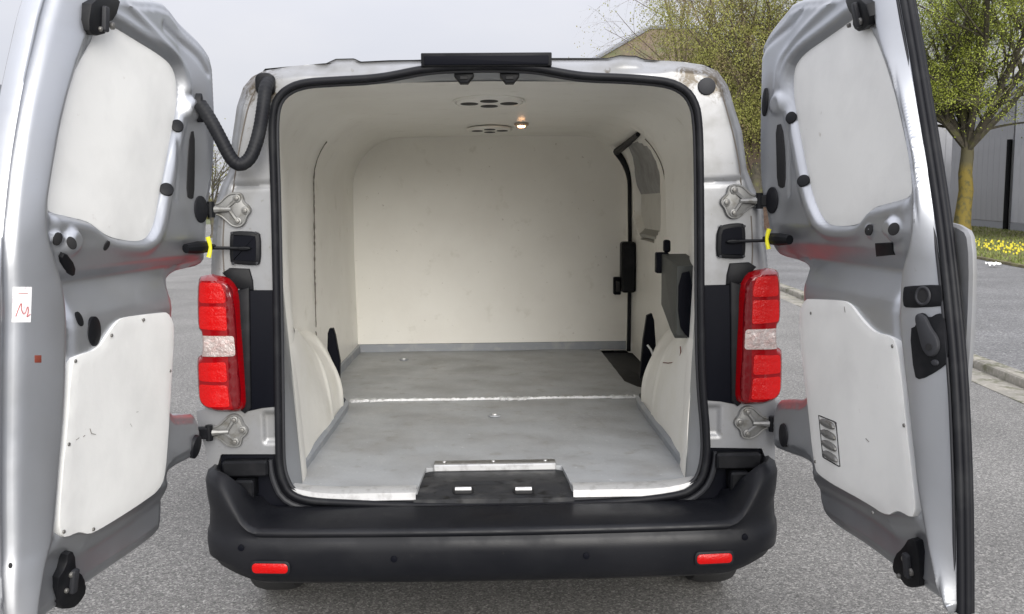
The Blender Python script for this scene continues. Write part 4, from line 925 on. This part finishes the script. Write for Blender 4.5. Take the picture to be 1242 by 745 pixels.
specL = dict(marks=[[(83, 538), (84, 541)], [(92, 534), (96, 531)], [(109, 520), (111, 526), (116, 527)], [(101, 530), (103, 528)], [(158, 514), (160, 518)], [(166, 514), (168, 518)], [(165, 500), (171, 499)], [(172, 387), (174, 391)]], label='left rear door, bare silver edge with a small white sticker', step=True,
    hinge=[(197, 0, 1), (210, 11, 1), (225, 31, 1), (248, 53.5, 1), (260.6, 73, 1), (263.5, 113, 1), (265, 155, 1), (262, 205, 1), (256, 250, 1), (253, 300, 1), (250, 322, 0), (220, 334, 0), (214, 352, 0), (212.5, 372, 0), (210.5, 440, 0), (207.5, 504, 0), (226, 503, 0), (243, 502, 0), (248, 548, 0), (240, 553, 0), (203, 572, 0), (200, 592, 2), (199, 634, 2)],
    bottom=[(194.5, 646), (169, 666), (99, 713), (66, 741)],
    free=[(62, -60), (38, 6), (27, 56), (16, 107), (5, 169), (-2, 220), (-8, 280), (-12, 340), (-14, 420), (-15, 500), (-14, 600), (-10, 700), (-8, 744)],
    upper=[(126, 28), (140, 34), (165, 50), (197, 70), (210, 82), (215.6, 104), (214, 135), (206, 172), (201.5, 200), (194, 235), (189, 265), (183, 282), (175, 291), (160, 292), (132.5, 287), (118, 276), (108.5, 268), (85, 262), (57, 256), (55, 240), (58, 215), (63, 197), (69, 166), (76, 135), (85, 99), (98, 76), (110, 54), (116, 34)],
    lower=[(211, 378), (180, 381), (150, 385), (142, 389), (133, 401), (117, 425), (92, 431), (85, 440), (80, 521), (74, 580), (70.4, 639), (74, 652), (82, 651), (96, 644), (104, 648), (112, 647), (169, 611), (196, 592), (201.5, 563), (207, 450)],
    pillar=[(118, -60), (106, 30), (99, 51), (84, 95), (70, 150), (61, 205), (53, 256), (57, 296), (72, 340), (77, 370), (78, 400), (76, 493), (67, 590), (62, 656), (54, 680), (47, 720), (44, 745)],
    valley=(160, 333), vtop=(160, 296), vbot=(160, 378), lowline=[(199, 594), (169, 616), (108, 652), (72, 658)],
    grooves=[[(200, 32), (218, 50), (232, 68), (242, 90)], [(150, 0), (176, 28), (205, 58), (219, 78), (225, 108)], [(217, 160), (214, 240)]], gw=[(-.007, .009), (.008, .012), (-.006, .008)],
    boss=[(240, 132, .042, .016), (86, 293, .036, .020), (70, 289, .02, .010)],
    screws=[(90, 438), (134, 407), (173, 388), (82, 539), (112, 642), (76, 645), (205, 450)],
    plugs=[('grommet', 243, 131, .016, .042, -.1, 'rubber', .006), ('door_plug', 215, 153, .017, .019, 0, 'black', .004), ('door_plug', 202, 230, .019, .019, 0, 'black', .004), ('door_stop_pad', 243, 254, .026, .040, 0, 'rubber', .005),
           ('drain_hole', 70, 290, .010, .015, .3, 'hole', .001), ('drain_hole', 87, 295, .010, .015, -.3, 'hole', .001), ('drain_hole', 129, 298, .009, .013, .3, 'hole', .001), ('door_stop_pad', 237, 542, .028, .036, 0, 'rubber', .005),
           ('drain_hole', 96, 387, .012, .018, 0, 'black', .001), ('speaker_hole', 114, 402, .026, .036, .1, 'black', .002), ('small_hole', 12.7, 686, .004, .006, 0, 'hole', .001)],
    plates=[('slot_cover', [(230, 160), (236, 159), (236, 200), (235, 240), (231, 242), (226, 238), (227, 200)], 'hole', .0015), ('blank_plug', [(69, 313), (75, 303), (90, 321), (85, 334), (79, 330)], 'black', .007),
            ('lower_latch', [(84, 668), (85, 690), (96, 697), (97, 715), (90, 730), (82, 737), (65, 737), (61, 704), (71, 684), (76, 668)], 'black', .014), ('upper_latch', [(100, -6), (139, -6), (133, 24), (118, 28), (116, 39), (105, 44), (98, 34)], 'black', .014),
            ('square_hole', [(42, 431), (50, 431), (50, 440), (42, 440)], 'rust', .001)],
    ph={'sticker': -.02, 'square_hole': -.02})
DR, DSR, frR, hR, doorR, OR, ER, lowR = make_door(1, specR)
DL, DSL, frL, hL, doorL, OL, EL, lowL = make_door(-1, specL)
# seal along the right door's closing edge (two ribs) and the top
E2 = resample(ER, .03, closed=False)
b = MB(); b.tube([frR(a+.001, c, -.034) for a, c in E2], .0085, 8); b.tube([frR(a+.003, c, -.047) for a, c in E2], .0085, 8); b.tube([frR(a+.000, c, -.058) for a, c in E2], .007, 8); dso = b.build('door_seal', M['rubber'], doorR, 60)
b = MB(); b.tube([frR(a-.008, c, -.026) for a, c in E2], .004, 6); b.build('seal_rib', M['rubberg'], doorR, 60)
# outer moulding that shows past the edge
for fr, E_, dr, s_ in ((frR, ER, doorR, 1), (frL, EL, doorL, -1)):
    uE = float(np.interp(1.2, E_[:, 1], E_[:, 0]))
    b = MB(); b.prism(smooth_poly([(uE-.4, 1.0), (uE-.04, 1.0), (uE+.004, 1.06), (uE+.006, 1.40), (uE-.04, 1.455), (uE-.4, 1.455)], 2), -.068 if s_ > 0 else -.082, -.086 if s_ > 0 else -.100, .006, fr, both=True); b.build('outer_moulding', M['body'], dr, 40)
# vent grille in the right lower panel
G0 = DSR([(994, 504), (1015, 512.5), (1020, 566.5), (999, 554.5)], .008)
b = MB(); b.prism(G0, .0085, .0098, 0, frR); gr = b.build('vent_grille', M['steel'], doorR)
g = np.array(G0)
for k in range(4):
    t0, t1 = (k+.10)/4, (k+.86)/4; a0 = g[0]+(g[3]-g[0])*t0; a1 = g[0]+(g[3]-g[0])*t1; b0 = g[1]+(g[2]-g[1])*t0; b1 = g[1]+(g[2]-g[1])*t1
    ins = (b0-a0)*.10; P = [a0+ins, b0-ins, b1-ins, a1+ins]; 
    P = smooth_poly(P, 2); b = MB(); b.prism(P, .0098, .018, .006, frR); b.build('grille_louvre', M['cast'], gr)
b = MB(); b.tube([frR(a, c, .010) for a, c in resample(g, .01)], .0018, 6, True); b.build('grille_frame', M['rubberg'], gr)
# check strap ends with yellow clips on the doors
for fr, D_, dr, px, py in ((frL, DL, doorL, 243, 300), (frR, DR, doorR, 942, 290)):
    a, c = D_(px, py, .02)
    b = MB(); b.tube([fr(a-.07, c, .030), fr(a-.03, c, .030), fr(a-.028, c, .030), fr(a+.03, c, .024), fr(a+.07, c, .010)], [.006, .009, .017, .019, .014], 10); cs = b.build('strap_buffer', M['black'], dr)
    b = MB(); b.tube([fr(a-.002, c-.030, .043), fr(a-.005, c-.012, .047), fr(a-.006, c, .048), fr(a-.005, c+.012, .047), fr(a-.002, c+.030, .043)], [.007, .006, .005, .006, .007], 8); b.build('strap_clip', M['yellow'], cs)
